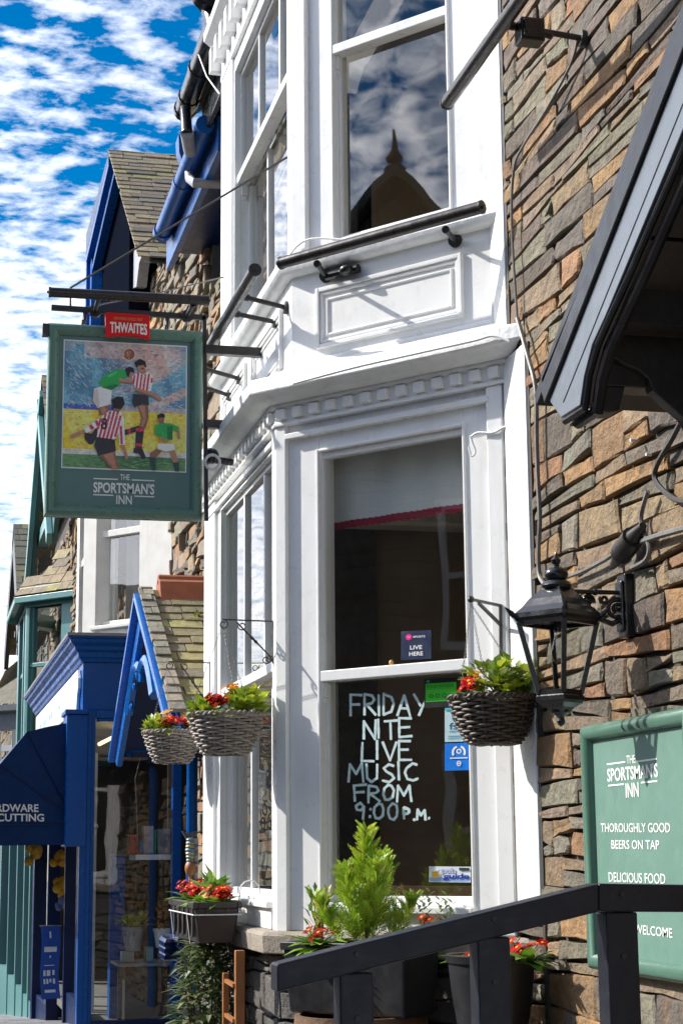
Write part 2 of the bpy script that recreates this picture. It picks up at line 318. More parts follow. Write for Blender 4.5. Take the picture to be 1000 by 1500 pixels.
# ------------------------------------------------------------------ generators: rubble stone, slates, text
PAL = [((.37, .205, .075), 3.4), ((.29, .20, .11), 3.4), ((.19, .178, .125), 3.2), ((.115, .103, .088), 2.0), ((.29, .135, .05), 1.3), ((.095, .075, .06), 1.8), ((.23, .225, .165), 2.0), ((.23, .172, .115), 3.0)]
PALG = [((.13, .125, .115), 4), ((.09, .085, .08), 3), ((.17, .155, .13), 2), ((.15, .11, .08), 1)]
def pick(rng, pal):
    t = rng.random()*sum(w for _, w in pal)
    for c, w in pal:
        t -= w
        if t <= 0: break
    k = rng.uniform(.78, 1.22)
    if pal is PAL: c = tuple(a*.78+b*.22 for a, b in zip(c, (.25, .18, .11)))
    return tuple(min(1, x*k*rng.uniform(.95, 1.05)) for x in c)
def stones(mb, fr, s0, s1, z0, z1, seed=1, h=(.055, .15), l=(.16, .55), relief=.022, pal=PAL, gap=.007, skip=None):
    rng = random.Random(seed); z = z0
    ph = [rng.uniform(0, 6) for _ in range(4)]
    def wob(k, s): return .016*sin(s*2.7+k*1.1+ph[0])+.010*sin(s*7.3+k*2.3+ph[1])
    k = 0
    while z < z1-.02:
        hh = min(rng.uniform(*h)*rng.choice((.75, 1, 1, 1.15)), z1-z)
        s = s0-rng.uniform(0, .2)
        while s < s1:
            ln = rng.uniform(*l)*(1.0 if hh > .08 else 1.3)
            a, b = max(s, s0), min(s+ln, s1)
            if b-a > .03:
                bands = [(0, 1)]
                if hh > .10 and rng.random() < .42:
                    q = rng.uniform(.35, .65); bands = [(0, q), (q, 1)]
                for q0, q1 in bands:
                    zb0 = z+wob(k, a)+(hh+wob(k+1, a)-wob(k, a))*q0; zb1 = z+wob(k, b)+(hh+wob(k+1, b)-wob(k, b))*q0
                    zt0 = z+wob(k, a)+(hh+wob(k+1, a)-wob(k, a))*q1; zt1 = z+wob(k, b)+(hh+wob(k+1, b)-wob(k, b))*q1
                    tl = rng.uniform(-.022, .022)
                    if len(bands) > 1: zt0 += tl*(q1 < 1); zt1 -= tl*(q1 < 1); zb0 += tl*(q0 > 0); zb1 -= tl*(q0 > 0)
                    g = gap*rng.uniform(.6, 1.6); j = lambda v: rng.uniform(-v, v)
                    H = max(.012, (zt0-zb0)); js = min(.022, H*.22)
                    ring = [(a+g+j(js), zb0+g+j(.004))]
                    for t in (.33, .66): ring.append((a+(b-a)*t, zb0+(zb1-zb0)*t+g+j(.006)))
                    ring.append((b-g+j(js), zb1+g+j(.004))); ring.append((b-g+j(js*.7), (zb1+zt1)/2)); ring.append((b-g+j(js), zt1-g+j(.004)))
                    for t in (.66, .33): ring.append((a+(b-a)*t, zt0+(zt1-zt0)*t-g+j(.006)))
                    ring.append((a+g+j(js), zt0-g+j(.004))); ring.append((a+g+j(js*.7), (zb0+zt0)/2))
                    cs = (a+b)/2; cz = (zb0+zb1+zt0+zt1)/4
                    if skip and skip(cs, cz): continue
                    d1 = rng.uniform(-.6, 1)*relief; tilt = rng.uniform(-.5, .5)*relief; tz = rng.uniform(-.5, .4)*relief
                    ins = min(.013, H*.24); n = len(ring); vs = []
                    for (x, y) in ring: vs.append(fr.p(x, y, -.06))
                    for (x, y) in ring: vs.append(fr.p(x, y, d1-.008+tilt*(x-cs)/max(.1, b-a)*2))
                    for (x, y) in ring:
                        dx, dz = cs-x, cz-y; ll = max(.01, sqrt(dx*dx+dz*dz))
                        vs.append(fr.p(x+dx/ll*ins, y+dz/ll*ins*.8, d1+j(.003)+tilt*(x-cs)/max(.1, b-a)*2+tz*(y-cz)/max(.03, H)))
                    fs = []
                    for i in range(n):
                        i2 = (i+1) % n; fs += [(i, i2, n+i2, n+i), (n+i, n+i2, 2*n+i2, 2*n+i)]
                    fs.append(tuple(range(2*n, 3*n)))
                    mb.mesh(vs, fs, 0, pick(rng, pal))
            s += ln
        z += hh; k += 1
SLP = [((.27, .20, .115), 3), ((.22, .17, .115), 3), ((.30, .235, .12), 2), ((.16, .13, .10), 2), ((.32, .27, .08), .8)]
def slates(mb, o, u, v, W, Ln, ch=.16, sw=.26, seed=3, pal=SLP, shape=None, th=.014, shrink=0):
    """o: lower corner, u: along the course, v: up the slope; shape(su, sv) keeps a slate"""
    o = Vector(o); u = Vector(u).normalized(); v = Vector(v).normalized(); n = u.cross(v).normalized()
    if n.z < 0: n = -n
    rng = random.Random(seed); t = 0; r = 0
    while t < Ln:
        c = ch*(1-shrink*t/Ln); s = -rng.uniform(0, sw)
        while s < W:
            w = sw*rng.uniform(.7, 1.35)*(1-shrink*t/Ln); a, b = max(0, s), min(W, s+w)
            if b-a > .02 and (shape is None or shape((a+b)/2, t+c/2)):
                g = .004; t1 = min(Ln, t+c*1.25); q = rng.uniform(-.008, .008)
                lo = [o+u*(a+g)+v*(t+q)+n*.012, o+u*(b-g)+v*(t+q+rng.uniform(-.006, .006))+n*.012, o+u*(b-g)+v*t1, o+u*(a+g)+v*t1]
                tk = th*rng.uniform(.8, 1.5)
                mb.hexa(lo+[p+n*tk for p in lo], 0, pick(rng, pal))
            s += w
        t += c; r += 1
_tx = {}
def text_geo(body, bold=0.0):
    key = (body, bold)
    if key not in _tx:
        cu = bpy.data.curves.new('t', 'FONT'); cu.body = body; cu.offset = bold; cu.resolution_u = 3
        o = bpy.data.objects.new('t', cu); SC.collection.objects.link(o); dg = bpy.context.evaluated_depsgraph_get(); dg.update()
        me = bpy.data.meshes.new_from_object(o.evaluated_get(dg)); vs = [v.co.copy() for v in me.vertices]; fs = [tuple(p.vertices) for p in me.polygons]
        bpy.data.objects.remove(o); bpy.data.curves.remove(cu); bpy.data.meshes.remove(me)
        x0 = min(v.x for v in vs); x1 = max(v.x for v in vs); y0 = min(v.y for v in vs); y1 = max(v.y for v in vs)
        _tx[key] = ([((v.x-x0)/(x1-x0), (v.y-y0)/(y1-y0)) for v in vs], fs)
    return _tx[key]
def text(mb, body, o, right, up, mi=0, col=None, bold=0.0, warp=None):
    """fit the word into the parallelogram o, right, up"""
    vs, fs = text_geo(body, bold); o = Vector(o); right = Vector(right); up = Vector(up)
    if warp: vs = [warp(*p) for p in vs]
    mb.mesh([o+right*x+up*y for x, y in vs], fs, mi, col)

# ------------------------------------------------------------------ ground
def gz(x): return 0 if x > -18 else .075*(x+18)
def strip(name, y0, y1, dz, m):
    mb = MB(); xs = [60, 10, -18, -24, -32, -45, -70, -140, -400]
    for a, b in zip(xs, xs[1:]):
        za, zb = gz(a)+dz, gz(max(b, -70))+dz
        if a <= -70: za = gz(-70)+dz
        mb.face([(a, y0, za), (b, y0, zb), (b, y1, zb), (a, y1, za)][::-1], 0)
    return tag(build(name, mb, m), kind='structure')
strip('ground', -400, 400, -.14, PAVE); strip('road', -8.6, -2.9, -.115, ROADM)
def pave():
    mb = MB(); rng = random.Random(5)
    xs = [12, -18, -26, -34, -50, -75]
    for a, b in zip(xs, xs[1:]):
        mb.hexa([(b, -2.9, gz(b)-.2), (a, -2.9, gz(a)-.2), (a, .5, gz(a)-.2), (b, .5, gz(b)-.2), (b, -2.9, gz(b)-.012), (a, -2.9, gz(a)-.012), (a, .5, gz(a)-.012), (b, .5, gz(b)-.012)], 1, (.1, .1, .1))
    x = 4
    while x > -32:
        w = rng.uniform(.55, .85); y = -2.7
        while y < .3:
            l = rng.uniform(.45, .8); c = rng.uniform(.17, .28)
            z0, z1 = gz(x-.008)+rng.uniform(0, .003), gz(x-w+.008)+rng.uniform(0, .003)
            mb.hexa([(x-w+.006, y+.006, z1-.05), (x-.006, y+.006, z0-.05), (x-.006, y+l-.006, z0-.05), (x-w+.006, y+l-.006, z1-.05), (x-w+.006, y+.006, z1), (x-.006, y+.006, z0), (x-.006, y+l-.006, z0), (x-w+.006, y+l-.006, z1)], 0, (c, c*1.0, c*1.04))
            y += l
        x -= w
    for i in range(40):
        a = 4-i*.9; mb.box(a-.89, a, -3.05, -2.902, gz(a)-.2, gz(a)+.004, 0, (.2, .19, .18))
    PV = mat('flagstone', (.2, .2, .2), .65, (.10, .10, .10), 3, .35, .4, 30, attr=True)
    tag(build('pavement', mb, [PV, MORTAR]), kind='structure')
pave()

# ------------------------------------------------------------------ the pub: stone house with a two-storey white bay window
TH = radians(39); U = Vector((-cos(TH), -sin(TH), 0)); NN = Vector((sin(TH), -cos(TH), 0))
AX = -7.3612; LC = 1.34
Bp = Vector((AX, 0, 0))+U*LC; XL = -10.66; XM = (Bp.x+XL)/2
def bayx(d):      # corner points of the bay at outward offset d
    a = (AX+d/sin(TH), 0); y = Bp.y-d
    p = Vector((AX, 0, 0))+NN*d; k = (y-p.y)/U.y; b = p+U*k
    return [a, (b.x, y), (2*XM-b.x, y), (2*XM-a[0], 0)]
CL = Fr((AX, 0, 0), U, NN); FL = Fr(Bp, (-1, 0, 0), (0, -1, 0)); LF = Bp.x-XL
DL = Fr((XL, Bp.y, 0), (-cos(TH), sin(TH), 0), (-sin(TH), -cos(TH), 0))
WALL = Fr((0, 0, 0), (-1, 0, 0), (0, -1, 0))            # the street wall of the row, s = -x
pub = thing('pub_building', 'stone pub with a white two-storey bay window beside the black porch', 'pub', (-9, 0, 0))
def pub_walls():
    mb = MB(); stones(mb, WALL, 2.6, 7.66, 0.0, 7.2, seed=11, l=(.12, .60), h=(.05, .165), relief=.007, gap=.005)
    WALL.box(mb, 2.6, 7.66, 0, 7.2, -.4, -.028, 1)
    part('wall', mb, [STONE, MORTAR], pub)
    mb = MB(); stones(mb, WALL, 11.3, 13.5, 0, 7.15, seed=12, l=(.18, .5), h=(.06, .16), relief=.035)
    WALL.box(mb, 11.3, 13.5, 0, 7.15, -.4, -.028, 1)
    part('wall', mb, [STONEFAR, MORTAR], pub)
    mb = MB(); WALL.box(mb, 7.0, 12, 6.4, 7.6, -.4, -.1, 0); part('wall', mb, [MORTAR], pub)
pub_walls()
def bay():
    # stone plinth under the bay
    mb = MB()
    for f, l, sd in ((CL, LC, 21), (FL, LF, 22), (DL, LC, 23)):
        stones(mb, f, 0 if f is CL else -.0, l, 0, 1.12, seed=sd, h=(.13, .22), l=(.22, .42), relief=.012, pal=PALG, gap=.005)
        f.box(mb, 0, l, 0, 1.14, -.3, -.03, 1)
    part('plinth', mb, [STONE, MORTAR], pub)
    mb = MB(); sweep(mb, [(-.25, 1.15), (.07, 1.144), (.075, 1.225), (.06, 1.242), (-.25, 1.252)], bayx); part('stone_sill', mb, [SILL], pub, bevel=.006)
    # posts
    def post(poly, z0, z1, nm='corner_post'):
        mb = MB(); mb.prism([Vector((p.x, p.y, z0)) for p in poly], (0, 0, z1-z0)); part(nm, mb, [WHITE], pub, bevel=.006)
    for up in (0, 1):
        e = -.09*up; z0, z1 = (1.245, 3.655) if not up else (4.50, 6.45)
        sR0, sR1 = (.028, .114) if not up else (.06, .185)
        sL = 1.283 if not up else 1.215
        k = bayx(e)[1]; kc = Vector((k[0], k[1], 0)); kd = Vector((2*XM-k[0], k[1], 0)); ki = bayx(e-.22)[1]; kic = Vector((ki[0], ki[1], 0)); kid = Vector((2*XM-ki[0], ki[1], 0))
        c = lambda s, d: CL.p(s, 0, d+e)
        mir = lambda q: Vector((2*XM-q.x, q.y, 0))
        post([c(sR0, 0), c(sR1, 0), c(sR1, -.22), c(sR0, -.22)], z0, z1)
        poly = [c(sL, 0), kc, kc+Vector((-.10, 0, 0)), kc+Vector((-.10, .2, 0)), kic, c(sL, -.22)]
        post(poly, z0, z1)
        pm = [mir(q) for q in poly][::-1]
        pm = [kd+Vector((.38, 0, 0)) if (q-(kd+Vector((.10, 0, 0)))).length < .001 else (kd+Vector((.38, .2, 0)) if (q-(kd+Vector((.10, .2, 0)))).length < .001 else q) for q in pm]
        post(pm, z0, z1)
        post([mir(q) for q in [c(sR0, 0), c(sR1, 0), c(sR1, -.22), c(sR0, -.22)]][::-1], z0, z1)
    # casings and sashes. glass extents: g0..g1, z0..z1, meeting rail zm
    def window(f, e, c0, c1, g0, g1, z0, zm, z1, dc, du, dl, bars, hz, sillz, glass, head=True):
        mb = MB()
        f.box(mb, c0, g0-.012, sillz, hz, e+dc-.12, e+dc); f.box(mb, g1+.012, c1, sillz, hz, e+dc-.12, e+dc)
        f.box(mb, g0-.012, g1+.012, z1+.035, hz, e+dc-.12, e+dc-.002)
        f.box(mb, g0-.012, g1+.012, sillz, z0-.06, e+dc-.12, e+dc+.02)
        f.box(mb, g0-.03, g1+.03, z0-.075, z0-.045, e+dc-.1, e+dc+.045)
        f.rim(mb, g0-.022, g1+.022, z0-.045, z1+.045, .014, e+dc-.03, e+dc+.010)        # small bead round the opening
        part('window_casing', mb, [WHITE], pub, bevel=.004)
        w = MB(); sw = .028
        f.box(w, g0-.025, g0, zm, z1+.03, e+du-.03, e+du+.022); f.box(w, g1, g1+.025, zm, z1+.03, e+du-.03, e+du+.022)
        f.box(w, g0, g1, z1, z1+.03, e+du-.03, e+du+.020)
        f.box(w, g0-.024, g1+.024, zm-.028, zm+.022, e+du-.03, e+du+.045)                # meeting rail
        for s in (g0-.008, g1+.008): f.box(w, s-.016, s+.016, zm-.10, zm-.03, e+du-.02, e+du+.02); f.box(w, s-.011, s+.011, zm-.125, zm-.101, e+du-.015, e+du+.014)
        for b in bars: f.box(w, b-.016, b+.016, zm+.023, z1-.001, e+du-.016, e+du+.02)
        win = part('sash_window', w, [WHITE], pub, bevel=.004)
        w = MB()
        f.box(w, g0-.024, g0+.004, z0-.05, zm-.03, e+dl-.03, e+dl+.022); f.box(w, g1-.004, g1+.024, z0-.05, zm-.03, e+dl-.03, e+dl+.022)
        f.box(w, g0+.004, g1-.004, z0-.05, z0, e+dl-.03, e+dl+.020)
        for b in bars: f.box(w, b-.016, b+.016, z0+.001, zm-.031, e+dl-.016, e+dl+.02)
        part('lower_sash', w, [WHITE], win, bevel=.004)
        w = MB(); f.quad(w, g0-.01, g1+.01, zm, z1+.01, e+du); f.quad(w, g0-.005, g1+.005, z0-.01, zm, e+dl); part('glass', w, [glass], win)
        return win
    wins = {}
    gl, gr = CL.px(477, 800, -.065)[0], CL.px(679, 800, -.02)[0]+.008
    wins['CL'] = window(CL, 0, .114, 1.283, gr, gl, 1.407, 2.420, 3.470, -.03, -.068, -.092, [], 3.655, 1.245, GLASS)
    wins['FL'] = window(FL, 0, .10, LF-.38, .16, 1.70, 1.42, 2.50, 3.53, -.02, -.06, -.10, [.52, 1.105], 3.655, 1.245, GLASSF)
    wins['DL'] = window(DL, 0, LC-1.283, LC-.114, LC-gl, LC-gr, 1.407, 2.420, 3.470, -.03, -.068, -.092, [], 3.655, 1.245, GLASS)
    kU = bayx(-.09)[1]; FU = Fr((kU[0], kU[1], 0), (-1, 0, 0), (0, -1, 0)); LU = kU[0]-(2*XM-kU[0])
    ul, ur = CL.px(497, 200, -.155)[0], CL.px(655, 200, -.11)[0]+.008
    window(CL, -.09, .185, 1.215, ur, ul, 4.62, 5.605, 6.30, -.03, -.068, -.092, [], 6.45, 4.5, GLASS)
    window(FU, 0, .10, LU-.38, .16, LU-.45, 4.64, 5.63, 6.30, -.02, -.07, -.12, [.55, 1.16], 6.45, 4.5, GLASSF)
    window(DL, -.09, LC-1.215, LC-.185, LC-ul, LC-ur, 4.62, 5.605, 6.30, -.03, -.068, -.092, [], 6.45, 4.5, GLASS)
    # frieze, dentils, lower cornice with its lead top
    mb = MB(); sweep(mb, [(-.2, 3.655), (.012, 3.655), (.012, 3.672), (.004, 3.675), (.004, 3.74), (.03, 3.742), (.03, 3.76), (-.2, 3.76)], bayx)
    for f, l in ((CL, LC), (FL, LF), (DL, LC)):       # recessed frieze moulding above the window head
        f.box(mb, .10, l-.06 if f is CL else l-.1, 3.585, 3.612, -.06, .006)
    part('frieze', mb, [WHITE], pub, bevel=.003)
    mb = MB()
    for f, l, n in ((CL, LC, 13), (FL, LF, 22), (DL, LC, 13)):
        for i in range(n):
            c = (i+.5)*l/n; w = l/n*.26
            mb = MB(); f.box(mb, c-w, c+w, 3.684, 3.734, -.02, .034); part('dentil', mb, [WHITE], pub, bevel=.004)
    mb = MB(); sweep(mb, [(-.2, 3.7605), (.055, 3.7605), (.10, 3.775), (.115, 3.79), (.14, 3.80), (.14, 3.862), (.128, 3.876), (.09, 3.882), (-.085, 3.975), (-.2, 3.975)], bayx)
    part('cornice', mb, [WHITE2], pub, bevel=.008, smooth=True)
    # panelled apron between the storeys
    mb = MB(); sweep(mb, [(-.2, 3.9), (-.09, 3.9), (-.09, 4.44), (-.2, 4.44)], bayx); sweep(mb, [(-.2, 3.90), (-.07, 3.90), (-.07, 3.985), (-.085, 3.995), (-.2, 4.0)], bayx)
    part('apron', mb, [WHITE], pub)
    def panel(f, s0, s1, z0, z1, e):
        mb = MB(); f.rim(mb, s0, s1, z0, z1, .022, e-.02, e+.020); f.rim(mb, s0+.024, s1-.024, z0+.024, z1-.024, .016, e-.02, e+.012)
        f.rim(mb, s0+.060, s1-.060, z0+.060, z1-.060, .012, e-.02, e+.009)
        part('apron_panel', mb, [WHITE], pub, bevel=.004)
    panel(CL, .275, 1.145, 4.035, 4.345, -.09); panel(FU, .22, 1.05, 4.035, 4.345, 0); panel(FU, 1.25, 2.05, 4.035, 4.345, 0); panel(DL, .2, 1.06, 4.035, 4.345, -.09)
    mb = MB(); sweep(mb, [(-.3, 4.44), (-.055, 4.435), (-.03, 4.45), (-.02, 4.475), (-.03, 4.50), (-.07, 4.51), (-.3, 4.53)], bayx); part('upper_sill', mb, [WHITE2], pub, bevel=.006, smooth=True)
    # upper cornice, brackets and roof
    mb = MB(); sweep(mb, [(-.3, 6.45), (-.085, 6.45), (-.085, 6.68), (-.03, 6.70), (.02, 6.74), (.02, 6.80), (-.3, 6.80)], bayx)
    for i in range(12):
        c = .1+i*.19; FU.box(mb, c, c+.07, 6.53, 6.695, -.02, .07)
    part('eaves_cornice', mb, [WHITE], pub, bevel=.006)
    # interior seen through the glass: shells, ceiling and a half-drawn blind
    mb = MB(); mb.box(-11.4, -7.15, 4.4, 4.5, .6, 4.04); mb.box(-11.5, -11.4, .3, 4.5, .6, 4.04); mb.box(-7.15, -7.05, .42, 4.5, .6, 4.04); mb.box(-11.5, -7.05, -.5, 4.5, .55, .6)
    mb.box(-11.5, -7.05, .3, 4.5, 4.05, 4.1); mb.box(-11.4, -7.15, 3.2, 3.3, 4.1, 6.7); mb.box(-11.4, -11.3, .3, 3.3, 4.1, 6.7); mb.box(-7.25, -7.15, .42, 3.3, 4.1, 6.7)
    part('interior_wall', mb, [ROOM], pub)
    mb = MB(); mb.box(-11.3, -7.62, .0, 4.5, 3.70, 3.74); mb.prism([Vector((p[0], p[1], 3.70)) for p in bayx(-.23)], (0, 0, .04))
    for x in (-8.0, -9.2, -10.3): mb.box(x-.06, x+.06, .1, 4.4, 3.56, 3.699)
    mb.box(-11.4, -7.1, .3, 3.3, 6.6, 6.65); mb.box(-11.3, -7.45, .02, 4.4, 3.745, 4.0); mb.prism([Vector((p[0], p[1], 3.78)) for p in bayx(-.23)], (0, 0, .1))
    part('ceiling', mb, [CEIL], pub)
    mb = MB(); rng = random.Random(2); n = 24
    for i in range(n):
        s0, s1 = .34+.84*i/n, .34+.84*(i+1)/n
        d0, d1 = -.21-.006*sin(i*.9), -.21-.006*sin((i+1)*.9)
        mb.face([CL.p(s1, 3.185, d1), CL.p(s0, 3.18, d0), CL.p(s0, 3.6, d0), CL.p(s1, 3.6, d1)], 0)
        mb.face([CL.p(s1, 3.150, d1+.004), CL.p(s0, 3.145, d0+.004), CL.p(s0, 3.182, d0+.004), CL.p(s1, 3.187, d1+.004)], 1)
    part('window_blind', mb, [BLIND, REDTRIM], pub)
    # dark dado panelling and settle back behind the lower sash
    mb = MB(); CL.box(mb, .2, 1.25, .9, 1.44, -.62, -.55, 0); mb.box(-10.9, -7.7, 1.0, 1.1, .8, 1.55); part('settle_back', mb, [WOODI], pub)
    # boards where the bay meets the stone wall
    mb = MB(); mb.box(AX-.012, -7.083, -.012, .1, 1.30, 3.76); part('edge_board', mb, [WHITE], pub, bevel=.006)
    mb = MB(); mb.box(AX-.15, -7.315, -.011, .1, 3.765, 7.0); part('edge_board', mb, [WHITE], pub, bevel=.006)
    mb = MB(); mb.box(-7.082, -7.055, -.004, .1, .9, 3.76); mb.box(-7.314, -7.285, -.004, .1, 3.77, 7.0); part('edge_board', mb, [CABLED], pub)
    return FU, wins
FU, WINS = bay()

# ------------------------------------------------------------------ houses across the street (seen mirrored in the panes)
OPP = Fr((0, -11.2, 0), (1, 0, 0), (0, 1, 0))
def opposite():
    # gabled stone house
    h = thing('gabled_house', 'gabled stone house across the street with a spiked roof finial', 'house', (-7.5, -13, 0))
    mb = MB(); stones(mb, OPP, -12.5, 1.5, 0, 6.6, seed=31, h=(.12, .24), l=(.3, .8), relief=.02, pal=PALG, skip=lambda s, z: (-9.9 < s < -8.0 or -6.9 < s < -5.2 or -3.6 < s < -1.9) and (1.0 < z < 2.6 or 3.7 < z < 5.4))
    OPP.box(mb, -12.5, 1.5, 0, 6.6, -6, -.03, 1)
    mb.prism([OPP.p(-9.9, 6.6, -.03), OPP.p(-5.0, 6.6, -.03), OPP.p(-7.45, 8.85, -.03)], (0, -5.9, 0), 1)
    part('wall', mb, [STONEFAR, GREYSTONE], h)
    for s in (-9.9, -6.9, -3.6):
        for z in (1.0, 3.7):
            w = MB(); OPP.rim(w, s, s+1.7, z, z+1.65, .09, -.02, .02); OPP.box(w, s+.8, s+.9, z+.09, z+1.56, -.02, .018); OPP.box(w, s+.09, s+1.61, z+.8, z+.86, -.02, .014)
            f = part('window', w, [WHITE], h); w = MB(); OPP.quad(w, s+.09, s+1.61, z+.09, z+1.56, -.015); part('pane', w, [BLACK], f)
    mb = MB()
    a = OPP.p(-13.2, 6.5, .5); b = OPP.p(2.2, 6.5, .5); u = Vector((0, -3.6, 1.9)); mb.hexa([a, b, b+u, a+u, a+Vector((0, 0, .14)), b+Vector((0, 0, .14)), b+u+Vector((0, 0, .14)), a+u+Vector((0, 0, .14))])
    for x0, z0, x1, z1 in ((-10.35, 5.85, -7.45, 8.95), (-7.45, 8.95, -4.55, 5.85)):
        a = OPP.p(x0, z0, .5); b = OPP.p(x1, z1, .5)
        mb.hexa([a, b, b+Vector((0, -6.6, 0)), a+Vector((0, -6.6, 0)), a+Vector((0, 0, .14)), b+Vector((0, 0, .14)), b+Vector((0, -6.6, .14)), a+Vector((0, -6.6, .14))])
    part('roof', mb, [mat('mossy_dark_slate', (.17, .18, .145), .85, (.10, .10, .085), 3, .5)], h)
    mb = MB(); mb.lathe([(.09, 0), (.10, .08), (.05, .14), (.08, .20), (.035, .28), (.012, .50)], OPP.p(-7.45, 9.02, .35), 8); part('finial', mb, [MORTAR], h, smooth=True)
    # neighbours
    for x0, x1, hh, lab in ((-30, -12.6, 5.0, 'long low stone terrace across the street with pale windows'), (-52, -30.1, 7.0, 'tall stone terrace across the street beyond the low one'), (-80, -52.1, 7.6, 'tallest stone terrace at the far end of the opposite side'), (1.6, 16, 5.6, 'rendered house across the street behind the camera')):
        t = thing('terraced_house', lab, 'house', ((x0+x1)/2, -13, 0)); g = gz(x0)
        mb = MB(); OPP.box(mb, x0, x1, g, hh, -6, 0); part('wall', mb, [GREYSTONE], t)
        mb = MB(); a = OPP.p(x0, hh, .4); b = OPP.p(x1, hh, .4); c = Vector((0, -3.3, 1.5)); d = Vector((0, -6.8, 0))
        mb.mesh([a, b, b+c, a+c, a+d, b+d], [(0, 1, 2, 3), (3, 2, 5, 4), (0, 3, 4), (1, 5, 2), (0, 4, 5, 1)]); part('roof', mb, [MORTAR], t)
        x = x0+1
        while x < x1-2:
            for z in (1.0, 3.2):
                w = MB(); OPP.rim(w, x, x+1.2, z, z+1.4, .08, .0, .05); f = part('window', w, [WHITE], t); w = MB(); OPP.quad(w, x+.08, x+1.12, z+.08, z+1.32, .01); part('pane', w, [BLACK], f)
            x += 2.6
opposite()

# ------------------------------------------------------------------ black gabled porch on the right
def porch():
    yp = -.55; P0 = ay(778, 550, yp); P1 = ay(985, 0, yp); w = (P1-P0).normalized(); v = Vector((w.z, 0, -w.x))     # v: down and to the right
    def q(px, py): d = ay(px, py, yp)-P0; return d.dot(w), d.dot(v)
    LN = 3.0; t = thing('gabled_porch', 'black gabled timber porch with grey bargeboard over the pub door', 'porch', (-4.3, 0, 0))
    def strip(v0, v1, y0, y1, a0=0, a1=LN, mb=None):
        mb = mb or MB(); p = lambda a, vv, y: Vector((P0.x, 0, P0.z))+w*a+v*vv+Vector((0, y, 0))
        mb.hexa([p(a0, v1, y0), p(a1, v1, y0), p(a1, v1, y1), p(a0, v1, y1), p(a0, v0, y0), p(a1, v0, y0), p(a1, v0, y1), p(a0, v0, y1)]); return mb
    e = [q(x, 300)[1] for x in (893, 905, 922, 946, 953, 967, 984)]
    P = lambda px, py, y=yp: ay(px, py, yp)+Vector((0, y-yp, 0))
    top = lambda vv, y: Vector((P0.x, 0, P0.z))+w*LN+v*vv+Vector((0, y, 0))
    mb = strip(e[0], e[1], yp-.012, 0, q(778, 550)[0]); strip(e[1]-.002, e[2], yp-.024, yp+.02, q(797, 558)[0], LN, mb)
    part('roof_edge_moulding', mb, [BARGE], t, bevel=.006)
    g = MB(); poly = [P(797, 556, yp-.012), P(803, 578, yp-.012), P(826, 612, yp-.012), P(854, 594, yp-.012), P(860, 552, yp-.012), P(872, 505, yp-.012), P(892, 462, yp-.012), top(e[5], yp-.012), top(e[2], yp-.012)]
    g.prism(poly, (0, .04, 0)); part('bargeboard', g, [BARGEG], t, bevel=.003)
    g = MB(); strip(e[3], e[3]+.0035, yp-.014, yp, q(823, 565)[0], LN, g); part('bead', g, [BARGE], t)
    g = MB(); c = [P(829, 619, yp-.02), P(858, 600, yp-.02), P(864, 553, yp-.02), P(877, 507, yp-.02), P(897, 462, yp-.02), P(921, 410, yp-.02), top(e[6]+.004, yp-.02)]
    c = [p+Vector((.012, .012, 0)) for p in c]; g.tube(c, .011, 8); c2 = [p+Vector((.03, .03, -.012)) for p in c]; g.tube(c2, .018, 8); part('bargeboard_moulding', g, [BARGE], t, smooth=True)
    # roof slab, boarded soffit
    g = MB(); strip(.004, e[1]-.01, yp+.03, .02, -.0, LN, g); part('roof', g, [BARGE], t)
    g = MB()
    for i in range(12): strip(e[2]+.01, e[2]+.03, yp+.03, -.01, .1+i*.24, .1+i*.24+.225, g)
    part('soffit_board', g, [BLACKM], t)
    # wall plate, purlins and curved brace
    xb = -5.02; g = MB(); z0 = ax(900, 566, xb).z
    g.box(xb-.10, xb, yp+.03, 0, z0, z0+.16); part('wall_plate', g, [BLACKM], t, bevel=.006)
    g = MB()
    for a in (.55, 1.1): p = Vector((P0.x, 0, P0.z))+w*a+v*.26; g = MB(); g.box(p.x-.05, p.x+.05, yp+.03, 0, p.z-.06, p.z+.06); part('purlin', g, [BLACKM], t)
    g = MB(); pl = [ax(*p, xb+.03) for p in [(878, 470), (884, 500), (893, 520), (912, 533), (934, 541), (948, 553), (955, 572), (975, 590), (1000, 612), (1030, 660), (1030, 420), (900, 430)]]
    g.prism(pl, (-.05, 0, 0)); part('curved_brace', g, [BLACKM], t, bevel=.004)
    g = MB(); pl = [ax(*p, xb+.0) for p in [(872, 565), (881, 600), (889, 604), (906, 602), (915, 566)]]; g.prism(pl, (-.09, 0, 0)); part('block', g, [BLACKM], t, bevel=.004)
    # other half of the gable, out of the picture
    g = MB(); p = top(0, 0); g.hexa([p+Vector(k) for k in ((0, yp-.05, -.2), (3, yp-.05, -2.0), (3, 0, -2.0), (0, 0, -.2), (0, yp-.05, .04), (3, yp-.05, -1.8), (3, 0, -1.8), (0, 0, .04))]); part('roof', g, [BARGE], t)
porch()

